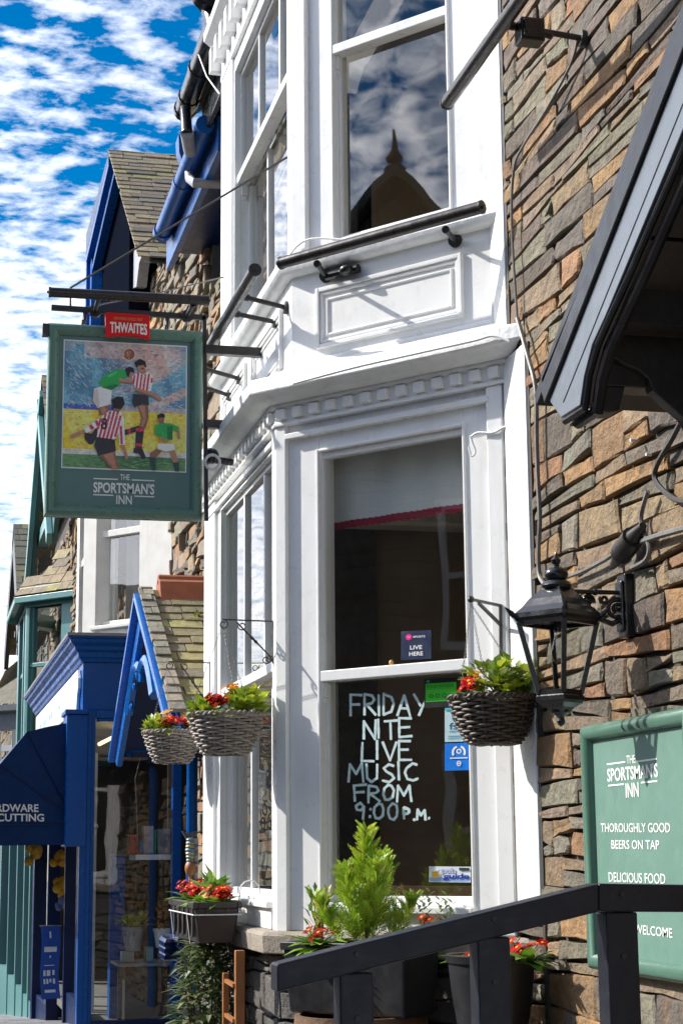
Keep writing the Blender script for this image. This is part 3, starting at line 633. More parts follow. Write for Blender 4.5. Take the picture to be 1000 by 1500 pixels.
# ------------------------------------------------------------------ handrail with steps
def handrail():
    global CHARL
    CHARL = CHAR.copy(); CHARL.name = 'charcoal_timber_rail'
    for nd in CHARL.node_tree.nodes:
        if nd.type == 'MAPPING': nd.inputs['Scale'].default_value = (1, .07, 1)
    X = -4.9; t = thing('handrail', 'dark charcoal timber handrail sloping down the pub steps', 'handrail', (X, -.8, 0))
    p = lambda x, y: ax(x, y, X); hw = .04
    a0, a1 = p(401, 1411), p(401, 1452); b0, b1 = p(868, 1294), p(868, 1335); c0, c1 = p(1004, 1300), p(1004, 1339)
    c0 = Vector((X, -.03, c0.z)); c1 = Vector((X, -.03, c1.z))
    g = MB()
    def seg(u0, u1, v0, v1):
        o = Vector((.045, 0, 0)); g.hexa([u1-o, u1+o, v1+o, v1-o, u0-o, u0+o, v0+o, v0-o])
    seg(a0, a1, b0, b1); part('top_rail', g, [CHARL], t, bevel=.005)
    g = MB(); b0 = b0+Vector((0, .001, 0)); b1 = b1+Vector((0, .001, 0)); seg(b0, b1, c0, c1); part('top_rail', g, [CHARL], t, bevel=.005)
    for px, py in ((716, 1372), (902, 1336), (517, 1424)):
        q = p(px, py); g = MB(); g.tube([(X+.042, q.y, q.z-.12), (X+.047, q.y, q.z-.12)], .008, 8); g.tube([(X+.046, q.y, q.z+.05), (X+.0505, q.y, q.z+.05)], .007, 8); part('bolt_head', g, [BLACKM], t); g = MB(); g.box(X-.042, X+.042, q.y-.047, q.y+.047, 0, q.z+.0); part('post', g, [CHAR], t, bevel=.005)
    g = MB()
    for i in range(4): g.box(X+.06, -2.2, -1.5+i*.32, .0, i*.15, i*.15+.149)
    single('entrance_steps', g, [GREYSTONE], 'grey stone steps up to the pub door under the porch', 'steps', (-3.5, -.6, 0), bevel=.008)
handrail()

# ------------------------------------------------------------------ green notice board
def board():
    F = Fr((0, 0, 0), (1, 0, 0), (0, -1, 0)); x0, x1, z0, z1 = -6.467, -5.47, 1.166, 2.065
    t = thing('notice_board', 'sage green framed pub notice board on the stone wall', 'sign', ((x0+x1)/2, 0, z0))
    g = MB(); F.box(g, x0+.03, x1-.03, z0+.03, z1-.03, -.01, .022); part('panel', g, [GREENP], t)
    g = MB(); r = .031
    def prof(c): return c
    path = lambda o: [(x0+o, z0+o), (x1-o, z0+o), (x1-o, z1-o), (x0+o, z1-o)]
    pr = [(0, -.01), (0, .03), (.006, .046), (.018, .056), (.032, .058), (.046, .052), (.056, .038), (.06, .02), (.06, -.01)]
    rows = [[F.p(x, z, d) for x, z in path(o)] for o, d in pr]; vs = [q for rr in rows for q in rr]; n = len(pr)
    g.mesh(vs, [(i*4+k, i*4+(k+1) % 4, (i+1)*4+(k+1) % 4, (i+1)*4+k) for i in range(n-1) for k in range(4)]); part('frame', g, [GREEN], t, smooth=True)
    g = MB(); y = -.0235
    def line(body, x0_, y0_, x1_, y1_, hgt, bold=.0):     # photo corners of the baseline, cap height in px
        a = ay(x0_, y0_, y); b = ay(x1_, y1_, y); u = ay(x0_, y0_-hgt, y); text(g, body, a, b-a, Vector((0, 0, (u-a).z)), bold=bold)
    line('THE', 917, 1119, 930, 1117.5, 12, .01); line("SPORTSMAN'S", 889, 1145.5, 963, 1138.5, 20, .02); line('INN', 916, 1168.5, 935, 1167, 21, .015)
    for (ax0, ay0, bx, by) in ((888, 1119.5, 915, 1116.5), (932, 1115, 961, 1112), (890, 1151, 913, 1149), (938, 1146.5, 962, 1144.5)):
        a = ay(ax0, ay0, y); b = ay(bx, by, y); F.quad(g, a.x, b.x, min(a.z, b.z)-.002, min(a.z, b.z)+.004, .0235)
    line('THOROUGHLY GOOD', 879.5, 1219, 981, 1219.5, 13, .006); line('BEERS ON TAP', 895, 1243.5, 965, 1244.5, 13, .006)
    line('DELICIOUS FOOD', 891, 1291.5, 974, 1295, 14, .006); line('A WARM WELCOME', 884, 1362, 984, 1374, 13, .006)
    part('lettering', g, [SIGNW2], t)
board()

# ------------------------------------------------------------------ wall lantern
def lantern():
    X = -6.05; t = thing('wall_lantern', 'black Victorian style lantern on a scrolled bracket on the stone wall', 'lantern', (X, 0, 2.36))
    A = lambda px, py: ax(px, py, X)
    g = MB(); p0 = ay(914, 842, -.03); p1 = ay(938, 936, -.03)
    g.box(X-.04, X+.04, -.030, .01, A(920, 934).z, A(920, 842).z); g.box(X-.03, X+.03, -.042, -.0301, A(920, 925).z, A(920, 852).z); g.tube([A(924, 934)+Vector((0, 0, .0)), A(924, 941)], .012, 8); part('wall_plate', g, [BLACK], t, bevel=.005)
    c = A(816, 900); c = Vector((X, c.y, 0)); Z = lambda y: A(809, y).z
    g = MB(); za = A(860, 867).z; g.tube([Vector((X, -.035, za)), Vector((X, c.y, za))], .0085, 10)
    for k in (-.13, -.22): g.ball((X, k, za), .013, 8, 6)
    part('arm', g, [BLACK], t, smooth=True)
    g = MB()
    def spiral(cy, cz, r0, r1, a0, turns, w=.008):
        pts = [Vector((X, cy+(r0+(r1-r0)*i/28)*cos(a0+turns*2*pi*i/28), cz+(r0+(r1-r0)*i/28)*sin(a0+turns*2*pi*i/28))) for i in range(29)]
        g.tube(pts, [w*(1-.4*i/28) for i in range(29)], 7)
    q = A(902, 893); spiral(q.y, q.z, .040, .010, .6, 1.6, .010); g.ball(q, .010, 8, 6)
    q = A(861, 880); spiral(q.y, q.z, .022, .006, -.4, 1.4); g.ball(q, .009, 8, 6)
    q = A(884, 878); spiral(q.y, q.z, .016, .005, 2.6, 1.2)
    g.tube([A(912, 905), A(896, 914), A(880, 908), A(868, 893), A(850, 887), A(838, 877)], [.010, .011, .010, .009, .008, .005], 7)
    part('scroll', g, [BLACK], t, smooth=True)
    rot = radians(-20+9); s4 = dict(seg=4, rot=rot)
    g = MB(); g.lathe([(.150, Z(911)), (.160, Z(905)), (.156, Z(898)), (.128, Z(889)), (.105, Z(878)), (.062, Z(864)), (.050, Z(858))], c, **s4); part('roof', g, [BLACK], t, bevel=.003)
    g = MB(); g.lathe([(.030, Z(866)), (.052, Z(862)), (.056, Z(858)), (.050, Z(853)), (.034, Z(850)), (.040, Z(847)), (.044, Z(842)), (.040, Z(836)), (.026, Z(832)), (.013, Z(830)), (.012, Z(827)), (.017, Z(824)), (.018, Z(820)), (.012, Z(817)), (.006, Z(814)), (.001, Z(807))], c, 18); part('finial', g, [BLACK], t, smooth=True)
    g = MB(); rt, rb, zt, zb = .142, .076, Z(911), Z(1016)
    cor = lambda k, r, z: c+Vector((r*cos(rot+k*pi/2), r*sin(rot+k*pi/2), z))
    for k in range(4):
        g.bar(cor(k, rt, zt), cor(k, rb, zb), .017, .017); g.bar(cor(k, rt-.002, zt-.006), cor(k+1, rt-.002, zt-.006), .014, .014); g.bar(cor(k, rb, zb+.004), cor(k+1, rb, zb+.004), .013, .016)
        a = cor(k, .155, Z(903)); o = Vector((cos(rot+k*pi/2), sin(rot+k*pi/2), 0)); g.tube([a, a+o*.012+Vector((0, 0, .012)), a+o*.034+Vector((0, 0, .034))], [.009, .011, .002], 6)
    part('cage', g, [BLACK], t)
    g = MB(); g.lathe([(.030, Z(1046)), (.052, Z(1036)), (.080, Z(1030)), (.088, Z(1026)), (.088, Z(1020)), (.078, Z(1015))], c, **s4); g.lathe([(.004, Z(1064)), (.012, Z(1061)), (.015, Z(1056)), (.012, Z(1051)), (.020, Z(1048)), (.034, Z(1044)), (.034, Z(1040))], c, 14); part('base', g, [BLACK], t, bevel=.002)
    g = MB()
    for k in range(4): g.face([cor(k, rt-.006, zt), cor(k+1, rt-.006, zt), cor(k+1, rb-.005, zb), cor(k, rb-.005, zb)])
    part('glass', g, [LAMPGL], t)
    g = MB(); g.lathe([(.014, Z(925)), (.016, Z(935)), (.026, Z(950)), (.028, Z(958)), (.02, Z(968)), (.004, Z(974))][::-1], c, 12); part('bulb', g, [LAMPGL], t, smooth=True)
    g = MB(); g.lathe([(.016, Z(926)), (.017, Z(911))], c, 10); part('bulb_holder', g, [BLACK], t)
lantern()

# ------------------------------------------------------------------ trough lights on arms
def trough(label, a, b, arms, r=.030):
    a = Vector(a); b = Vector(b); m = (a+b)/2; t = thing('sign_light', label, 'light fitting', m, 'bronze trough lights on the pub front')
    d = (b-a).normalized(); g = MB(); g.tube([a, b], r, 14); part('trough', g, [BROWNM], t, smooth=True)
    for p, s in ((a, -1), (b, 1)):
        g = MB(); g.tube([p+d*s*.0005, p+d*s*.012], r*1.08, 14); g.tube([p+d*s*.012, p+d*s*.02], r*.28, 8); part('end_cap', g, [BLACKM], t, smooth=True)
    for w0, w1 in arms:
        w0 = Vector(w0); w1 = Vector(w1); g = MB(); g.tube([w0, w1], .0125, 10); dd = (w1-w0).normalized(); g.tube([w0-dd*.01, w0+dd*.018], .034, 12); g.tube([w1-dd*.03, w1], .018, 10); part('arm', g, [BLACKM], t, smooth=True)
    return t
def troughs():
    # over the apron of the right-hand cant
    f = lambda px, py, d: on(px, py, CL.o+CL.n*d, CL.n)
    a = f(413, 385, .15); b = f(703, 304, .15)
    trough('bronze trough light over the white apron panel facing the street corner', a, b, [(f(478, 405, -.09), f(464, 386, .135)), (f(667, 353, -.09), f(652, 336, .135))])
    g = MB(); p = f(507, 396, -.05); g.ball(p, .045, 12, 8, sc=(1, .8, .62)); g.tube([f(478, 405, -.07), f(525, 393, -.07)], .022, 8); single('junction_box', g, [BLACK], 'black junction box by the trough light on the white apron', 'junction box', p, smooth=True)
    # along the front of the apron
    y = -1.0; a = ay(373, 396, y); b = Vector((-10.25, y, a.z-.0)); yw = FU.o.y
    A2 = []
    for px, py in ((405, 468), (421, 437), (352, 546), (337, 577)):
        w = ay(px, py, yw); A2.append((w, Vector((w.x, y+.025, w.z-.0))))
    for i, k in enumerate(A2): k[1].z = a.z; 
    trough('bronze trough light on four arms along the front apron', a, b, [(Vector((w.x, yw, a.z-.035-.01*i)), Vector((e.x, y+.02, a.z))) for i, (w, e) in enumerate(A2)])
    # high on the stone wall by the porch
    y = -.35; a = ay(655, 150, y); b = Vector((-5.4, y, a.z)); w = ay(858, 57, 0)
    trough('black trough light high on the stone wall above the porch', a, b, [(Vector((w.x, -.01, w.z)), Vector((w.x, y+.02, a.z)))])
    g = MB(); c = ax(773, 52, w.x+.02); c.x = w.x+.05; g.box(c.x-.05, c.x+.03, c.y-.05, c.y+.05, c.z-.045, c.z+.05); g.box(c.x+.0301, c.x+.04, c.y-.04, c.y+.04, c.z-.035, c.z+.04); g.tube([c+Vector((0, .05, 0)), c+Vector((0, .09, -.01))], .014, 8)
    single('floodlight', g, [BLACK], 'small black floodlight on the arm of the high trough light', 'floodlight', c, bevel=.006)
troughs()

# ------------------------------------------------------------------ hanging pub sign
def hanging_sign():
    X = -9.25; A = lambda px, py, o=0: ax(px, py, X)+Vector((o, 0, 0))
    tl, br = A(71.5, 475), A(294, 762); y0, y1, z0, z1 = tl.y, br.y, br.z, tl.z
    t = thing('hanging_pub_sign', 'green framed hanging pub sign painted with four footballers', 'pub sign', (X, (y0+y1)/2, z1))
    F = Fr((X, 0, 0), (0, 1, 0), (1, 0, 0))
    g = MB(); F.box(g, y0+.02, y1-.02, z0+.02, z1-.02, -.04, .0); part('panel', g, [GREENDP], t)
    g = MB(); path = lambda o: [(y0+o, z0+o), (y1-o, z0+o), (y1-o, z1-o), (y0+o, z1-o)]
    pr = [(0, -.06), (-.003, .018), (.004, .03), (.016, .038), (.03, .038), (.042, .030), (.05, .018), (.056, .012), (.056, -.01)]
    vs = [F.p(s, z, d) for o, d in pr for s, z in path(o)]; n = len(pr)
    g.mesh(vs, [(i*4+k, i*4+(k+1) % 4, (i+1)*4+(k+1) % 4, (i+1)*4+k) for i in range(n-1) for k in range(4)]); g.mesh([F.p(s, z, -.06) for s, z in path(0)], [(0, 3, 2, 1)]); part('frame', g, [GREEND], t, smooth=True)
    # picture: painted polygons, coordinates on the board
    c = MB(); rng = random.Random(9)
    W0, W1, H0, H1 = 140, 846, 186, 965
    def B(cx, cy, o):      # board coordinates -> world
        u = (cx-45)/(938-45); sk = 42*(u)      # the board hangs true: take the photo's perspective slope out
        v = (cy-85-sk*.98)/1118.0
        return Vector((X+o, y0+(y1-y0)*u, z1-(z1-z0)*v))
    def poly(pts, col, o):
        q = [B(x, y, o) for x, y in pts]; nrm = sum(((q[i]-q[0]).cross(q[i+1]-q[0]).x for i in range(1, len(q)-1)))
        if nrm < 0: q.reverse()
        c.face(q, 0, tuple(min(.85, (x*1.55)) for x in col))  # picture colours brightened to make up for the shade on the sign
    def R(x, y): return y+42*(x-45)/893-8     # picture rows follow the board
    poly([(W0-6, R(W0, 178)), (W1+6, R(W1, 178)), (W1+6, R(W1, 936)), (W0-6, R(W0, 936))], (.62, .60, .58), .0035)
    def lerp(a, b, t): return tuple(a[i]+(b[i]-a[i])*t for i in range(3))
    nx, ny = 44, 48
    for i in range(nx):
        for j in range(ny):
            x0, x1 = W0+(W1-W0)*i/nx, W0+(W1-W0)*(i+1)/nx; v0, v1 = 185+744*j/ny, 185+744*(j+1)/ny; xc, vc = (i+.5)/nx, (j+.5)/ny
            nz = .5+.5*sin(xc*9+vc*14+2*sin(vc*9+xc*3)); n2 = .5+.5*sin(xc*17-vc*11+sin(xc*23))
            if vc < .50:
                bl = lerp((.05, .14, .23), (.16, .37, .46), n2*.6+vc*.5); pk = lerp((.45, .28, .24), (.50, .42, .38), n2)
                k = max(0, min(1, (nz-.55)*3))*(1 if xc > .62 else .35)
                if vc < .12 and .15 < xc < .75: k = max(k, .75)
                col = lerp(bl, pk, k)
            elif vc < .535: col = (.05, .09, .35) if xc < .42 else (.35, .30, .33)
            elif vc < .86: col = lerp((.75, .42, .02), (.72, .52, .12), n2)
            elif vc < .905: col = (.50, .47, .42)
            else: col = lerp((.05, .13, .06), (.12, .25, .10), nz)
            d = rng.uniform(.8, 1.15); poly([(x0, R(x0, v0)), (x1, R(x1, v0)), (x1, R(x1, v1)), (x0, R(x0, v1))], tuple(min(1, q*d) for q in col), .0045)
    for i in range(1100):     # brush strokes
        x = rng.uniform(W0+10, W1-25); v = rng.uniform(190, 915); vc = (v-185)/744; xc = (x-W0)/(W1-W0)
        if vc < .5:
            col = rng.choice([(.03, .09, .17), (.20, .42, .50), (.30, .5, .58), (.52, .34, .28), (.58, .50, .46), (.08, .2, .3)]); a = rng.uniform(-.6, .5) if xc > .4 else rng.uniform(.5, 1.0); L = rng.uniform(10, 34); w = rng.uniform(1.5, 4)
        elif vc < .86: col = rng.choice([(.05, .045, .05), (.75, .6, .3), (.7, .25, .03), (.12, .16, .3), (.8, .5, .02), (.62, .58, .5), (.25, .10, .04)]); a = rng.uniform(-.7, .7); L = rng.uniform(5, 20); w = rng.uniform(1.5, 3.5)
        elif vc < .9: col = rng.choice([(.08, .07, .07), (.6, .58, .55)]); a = rng.uniform(-1.2, 1.2); L = rng.uniform(4, 12); w = 2
        else: col = rng.choice([(.03, .07, .03), (.2, .36, .14), (.14, .28, .1)]); a = rng.uniform(-.2, .2); L = rng.uniform(12, 40); w = 3
        dx, dy = L*cos(a), L*sin(a); y = R(x, v)
        if W0 < x+dx < W1 and R(x, 190) < y+dy < R(x, 925): poly([(x, y), (x+dx, y+dy), (x+dx-w*sin(a), y+dy+w*cos(a)), (x-w*sin(a), y+w*cos(a))], col, .0052+rng.uniform(0, .0004))
    SK, SK2, HR, GR, GR2, WH, BK, RD = (.33, .16, .10), (.20, .09, .06), (.012, .01, .012), (.02, .27, .06), (.01, .13, .035), (.62, .56, .52), (.025, .022, .028), (.42, .03, .07)
    k = .0062
    def P(pts, col):
        nonlocal k
        k += .00012; poly(pts, col, k); figs.append((pts, col))
    def disc(x, y, r, col, ry=None): P([(x+r*cos(2*pi*i/16), y+(ry or r)*sin(2*pi*i/16)) for i in range(16)], col)
    figs = []
    disc(512, 262, 38, (.55, .40, .33)); disc(512, 262, 33, (.20, .065, .03)); disc(505, 254, 18, (.28, .11, .06))
    def stripes(poly_, n, col, ang, w):          # stripes clipped roughly to the shirt
        xs = [p[0] for p in poly_]; ys = [p[1] for p in poly_]
        def inside(x, y):
            r = False
            for i in range(len(poly_)):
                (xa, ya), (xb, yb) = poly_[i], poly_[i-1]
                if (ya > y) != (yb > y) and x < (xb-xa)*(y-ya)/(yb-ya)+xa: r = not r
            return r
        for i in range(n):
            bx = min(xs)+(max(xs)-min(xs))*(i+.5)/n; y = min(ys); run = None
            while y < max(ys)+5:
                x = bx+(y-(min(ys)+max(ys))/2)*ang
                if inside(x, y) and inside(x+w*.6, y) and y < max(ys): run = run or y
                elif run: P([(bx+(run-(min(ys)+max(ys))/2)*ang-w/2, run), (bx+(run-(min(ys)+max(ys))/2)*ang+w/2, run), (x+w/2, y), (x-w/2, y)], col); run = None
                y += 5
    # leaping player in green
    P([(335, 580), (372, 560), (408, 555), (396, 612), (345, 628)], SK2); P([(350, 590), (372, 568), (390, 600), (365, 622)], SK)
    P([(312, 470), (360, 452), (415, 478), (411, 560), (370, 572), (335, 582), (306, 540)], WH); P([(312, 475), (335, 470), (345, 575), (335, 580), (306, 540)], (.45, .38, .36))
    gs = [(335, 435), (375, 385), (440, 352), (492, 358), (508, 395), (472, 420), (457, 447), (412, 477), (360, 462)]; P(gs, GR); P([(360, 462), (412, 477), (455, 447), (430, 440), (390, 452)], GR2); P([(385, 392), (440, 362), (445, 372), (398, 405)], (.06, .40, .14))
    P([(455, 404), (535, 420), (541, 437), (458, 434)], SK); P([(455, 424), (541, 433), (541, 438), (458, 436)], SK2)
    P([(508, 362), (543, 372), (540, 395), (528, 407), (508, 400)], SK); P([(488, 350), (515, 335), (540, 345), (545, 372), (520, 368), (512, 400), (500, 392)], HR)
    # leaping player in stripes
    P([(485, 714), (580, 684), (600, 700), (560, 722), (490, 746)], BK); P([(508, 708), (525, 702), (530, 730), (512, 737)], RD)
    P([(562, 568), (626, 562), (630, 640), (612, 702), (574, 696), (590, 640)], SK2); P([(572, 572), (606, 568), (614, 640), (600, 692), (585, 690), (598, 640)], SK)
    P([(558, 698), (606, 700), (592, 822), (553, 816)], BK); P([(556, 700), (606, 702), (603, 724), (556, 720)], RD); P([(556, 790), (594, 794), (592, 812), (554, 808)], RD)
    P([(545, 818), (595, 822), (618, 880), (598, 887), (572, 850), (543, 848)], BK)
    P([(540, 498), (626, 505), (630, 566), (590, 560), (545, 578), (533, 545)], BK)
    sh = [(530, 392), (570, 370), (600, 385), (625, 362), (655, 400), (642, 482), (600, 484), (550, 466), (538, 430)]; P(sh, WH); stripes(sh, 6, RD, -.12, 11)
    P([(552, 460), (625, 484), (682, 506), (710, 535), (692, 546), (662, 522), (598, 500), (552, 486)], SK); P([(552, 474), (610, 494), (662, 514), (692, 540), (690, 546), (662, 523), (598, 502), (552, 487)], SK2)
    P([(560, 330), (603, 328), (610, 372), (590, 382), (570, 368)], SK); P([(543, 312), (575, 289), (606, 304), (614, 340), (605, 340), (598, 324), (566, 330), (556, 342)], HR); P([(582, 345), (600, 343), (598, 349), (584, 351)], HR)
    # number eight seen from behind
    P([(180, 745), (262, 708), (268, 727), (190, 766)], SK); P([(262, 728), (302, 735), (334, 690), (352, 720), (309, 795), (288, 797), (262, 760)], BK)
    P([(470, 796), (492, 798), (516, 880), (500, 886)], SK)
    s8 = [(345, 648), (400, 600), (462, 598), (487, 650), (474, 700), (432, 772), (332, 756)]; P([(258, 706), (345, 642), (350, 690), (272, 732)], WH); P([(453, 655), (487, 660), (497, 800), (460, 802)], WH)
    P(s8, WH); stripes(s8, 7, RD, -.25, 13); P([(285, 690), (300, 678), (318, 702), (300, 714)], RD); P([(320, 664), (333, 654), (345, 684), (333, 696)], RD); P([(462, 690), (476, 690), (482, 796), (470, 798)], RD)
    P([(350, 862), (436, 838), (467, 942), (418, 942)], SK2); P([(372, 860), (425, 846), (448, 940), (428, 940)], SK)
    P([(332, 755), (436, 770), (442, 838), (342, 864), (318, 806)], BK)
    P([(412, 536), (445, 514), (480, 519), (490, 560), (466, 597), (424, 586)], HR); P([(428, 585), (466, 592), (460, 606), (425, 604)], SK2)
    # small player in green
    P([(640, 850), (690, 818), (708, 836), (672, 880), (640, 877)], SK2); P([(750, 834), (782, 830), (806, 905), (776, 912)], SK); P([(638, 875), (672, 878), (674, 952), (654, 952)], (.02, .05, .05)); P([(774, 908), (806, 903), (811, 958), (788, 960)], (.02, .05, .05))
    P([(683, 795), (778, 798), (783, 832), (735, 842), (683, 828)], WH); P([(666, 690), (700, 670), (770, 680), (810, 700), (802, 722), (766, 712), (770, 772), (702, 766), (692, 744), (668, 752)], GR); P([(735, 690), (770, 690), (768, 770), (740, 768)], GR2)
    P([(795, 712), (810, 712), (814, 768), (800, 770)], SK); P([(690, 752), (745, 775), (740, 788), (690, 768)], SK); P([(684, 640), (721, 638), (716, 682), (692, 674)], SK2); P([(678, 628), (700, 614), (722, 620), (723, 642), (690, 640), (684, 652)], HR)
    kk = k+.0004
    for pts, col in figs:          # brushwork over the figures
        A2 = abs(sum(pts[i-1][0]*pts[i][1]-pts[i][0]*pts[i-1][1] for i in range(len(pts))))/2; cx = sum(p[0] for p in pts)/len(pts); cy = sum(p[1] for p in pts)/len(pts)
        for _ in range(int(A2/260)+1):
            q = rng.choice(pts); f = rng.uniform(.1, .8); x, y = cx+(q[0]-cx)*f, cy+(q[1]-cy)*f; a = rng.uniform(.9, 2.2); L = rng.uniform(4, 13); w = rng.uniform(1.2, 3); d = rng.choice((.35, .55, .75, 1.4, 1.8))
            poly([(x, y), (x+L*cos(a)*.4, y+L*sin(a)*.5), (x+L*cos(a)*.4-w, y+L*sin(a)*.5), (x-w, y)], tuple(min(.62, c_*d+.015*(d > 1)) for c_ in col), kk+rng.uniform(0, .0003))
    g8 = MB(); text(g8, '8', B(352, 708, .0125), B(388, 712, .0125)-B(352, 708, .0125), B(356, 640, .0125)-B(352, 708, .0125), bold=.02)
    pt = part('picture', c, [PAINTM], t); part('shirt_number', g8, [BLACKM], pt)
    # lettering
    g = MB(); o = .0035
    def ln(body, xa, ya, xb, h, bold):
        a = B(xa, R(xa, ya), o); b = B(xb, R(xb, ya), o); text(g, body, a, b-a, Vector((0, 0, (B(xa, R(xa, ya-h), o)-a).z)), bold=bold)
    ln('THE', 470, 992, 525, 33, .01); ln("SPORTSMAN'S", 318, 1072, 668, 64, .025); ln('INN', 450, 1134, 539, 52, .015)
    def bar(xa, xb, ya):
        poly_ = [B(xa, R(xa, ya+3.5), o), B(xb, R(xb, ya+3.5), o), B(xb, R(xb, ya-3.5), o), B(xa, R(xa, ya-3.5), o)]; g.face(poly_)
    bar(318, 458, 990); bar(537, 668, 990); bar(318, 433, 1084); bar(553, 668, 1084)
    part('lettering', g, [SIGNW], t)
    # red plaque on the top rail, arched below
    g = MB(); q = [A(152.5, 463.5, .05), A(217, 468, .05), A(217, 503.5, .05), A(205, 499.5, .05), A(190, 497.5, .05), A(172, 497, .05), A(153, 499.5, .05)]; q = q[::-1]; g.prism(q, (.03, 0, 0)); pl = part('plaque', g, [RED], t, bevel=.003)
    g = MB(); a = A(159, 492, .0825); b = A(213, 495.5, .0825); text(g, 'THWAITES', a, b-a, A(159, 477.5, .0825)-a, bold=.03, warp=lambda x, y: (x, y*(1+.0*x)+.16*(4*(x-.5)**2)*(-1 if y < .5 else -.0)))
    part('lettering', g, [SIGNW2], pl)
    g = MB(); a = A(165, 474.5, .0825); b = A(206, 477, .0825); text(g, 'BREWERS SINCE 1807', a, b-a, A(165, 470.5, .0825)-a); part('small_lettering', g, [GOLD], pl)
    # ironwork
    g = MB(); g.bar(A(76, 449, -.02), A(301, 464, -.02), .022, .028); g.bar(A(300, 462, -.02), A(303, 762, -.02), .022, .022, (1, 0, 0)); part('iron_frame', g, [BLACKM], t)
    for px in (126, 247):
        g = MB(); g.tube([A(px, 452+(px-76)*.06, -.02), A(px-2, 470+(px-76)*.06, -.02)], .012, 6); g.tube([A(px-4, 466+(px-76)*.06, .0), A(px-6, 478+(px-76)*.06, .0)], .009, 6); part('hanger', g, [BLACKM], t)
    for y in (511, 620):
        p = A(300, y, -.02); w = Vector((p.x, FU.o.y if y < 560 else Bp.y-.12, p.z)); g = MB(); g.bar(p, w, .05, .05 if y < 560 else .045); part('wall_arm', g, [BLACKM], t, bevel=.004)
    g = MB(); p = A(68, 484, 0); g.box(p.x-.03, p.x+.03, p.y-.02, p.y+.012, p.z-.03, p.z+.03); part('end_lug', g, [BLACKM], t)
    # trough light over the sign
    a = ax(75, 428, X+.22); b = ax(303, 440, X+.22)
    trough('bronze trough light over the top of the hanging pub sign', a, b, [(A(140, 455, -.02), Vector((X+.2, A(140, 455).y, a.z))), (A(275, 462, -.02), Vector((X+.2, A(275, 462).y, a.z-.01)))], .026)
    # stays
    g = MB(); g.tube([A(104, 452, -.02), A(104, 420, -.02), ay(421, 230, FU.o.y)], .0065, 6); single('stay_wire', g, [CABLED], 'long dark stay wire from the sign bar up to the window post', 'stay wire', A(104, 420), 'stay wires of the hanging sign')
    g = MB(); a = A(110, 452, -.02); b = ay(327, 406, FU.o.y); g.tube([a, a+(b-a)*.5+Vector((0, 0, -.01)), b], .005, 6); single('stay_wire', g, [CABLED], 'thin lower stay wire behind the trough light of the sign', 'stay wire', a, 'stay wires of the hanging sign')
hanging_sign()
def security_light():
    c = ay(309, 668, -1.02); g = MB(); g.ball(c, .045, 12, 8); g.tube([c+Vector((0, .02, -.02)), c+Vector((0, .12, -.03))], .02, 8)
    t = thing('security_light', 'small black security light on the cornice behind the hanging sign', 'security light', c); part('body', g, [BLACK], t, smooth=True)
    g = MB(); pts = [c+Vector((.052,   .04*cos(a)-.0, .04*sin(a)-.045)) for a in [2*pi*i/16 for i in range(17)]]; g.tube(pts, .008, 6); part('ring', g, [WHITE], t, smooth=True)
security_light()

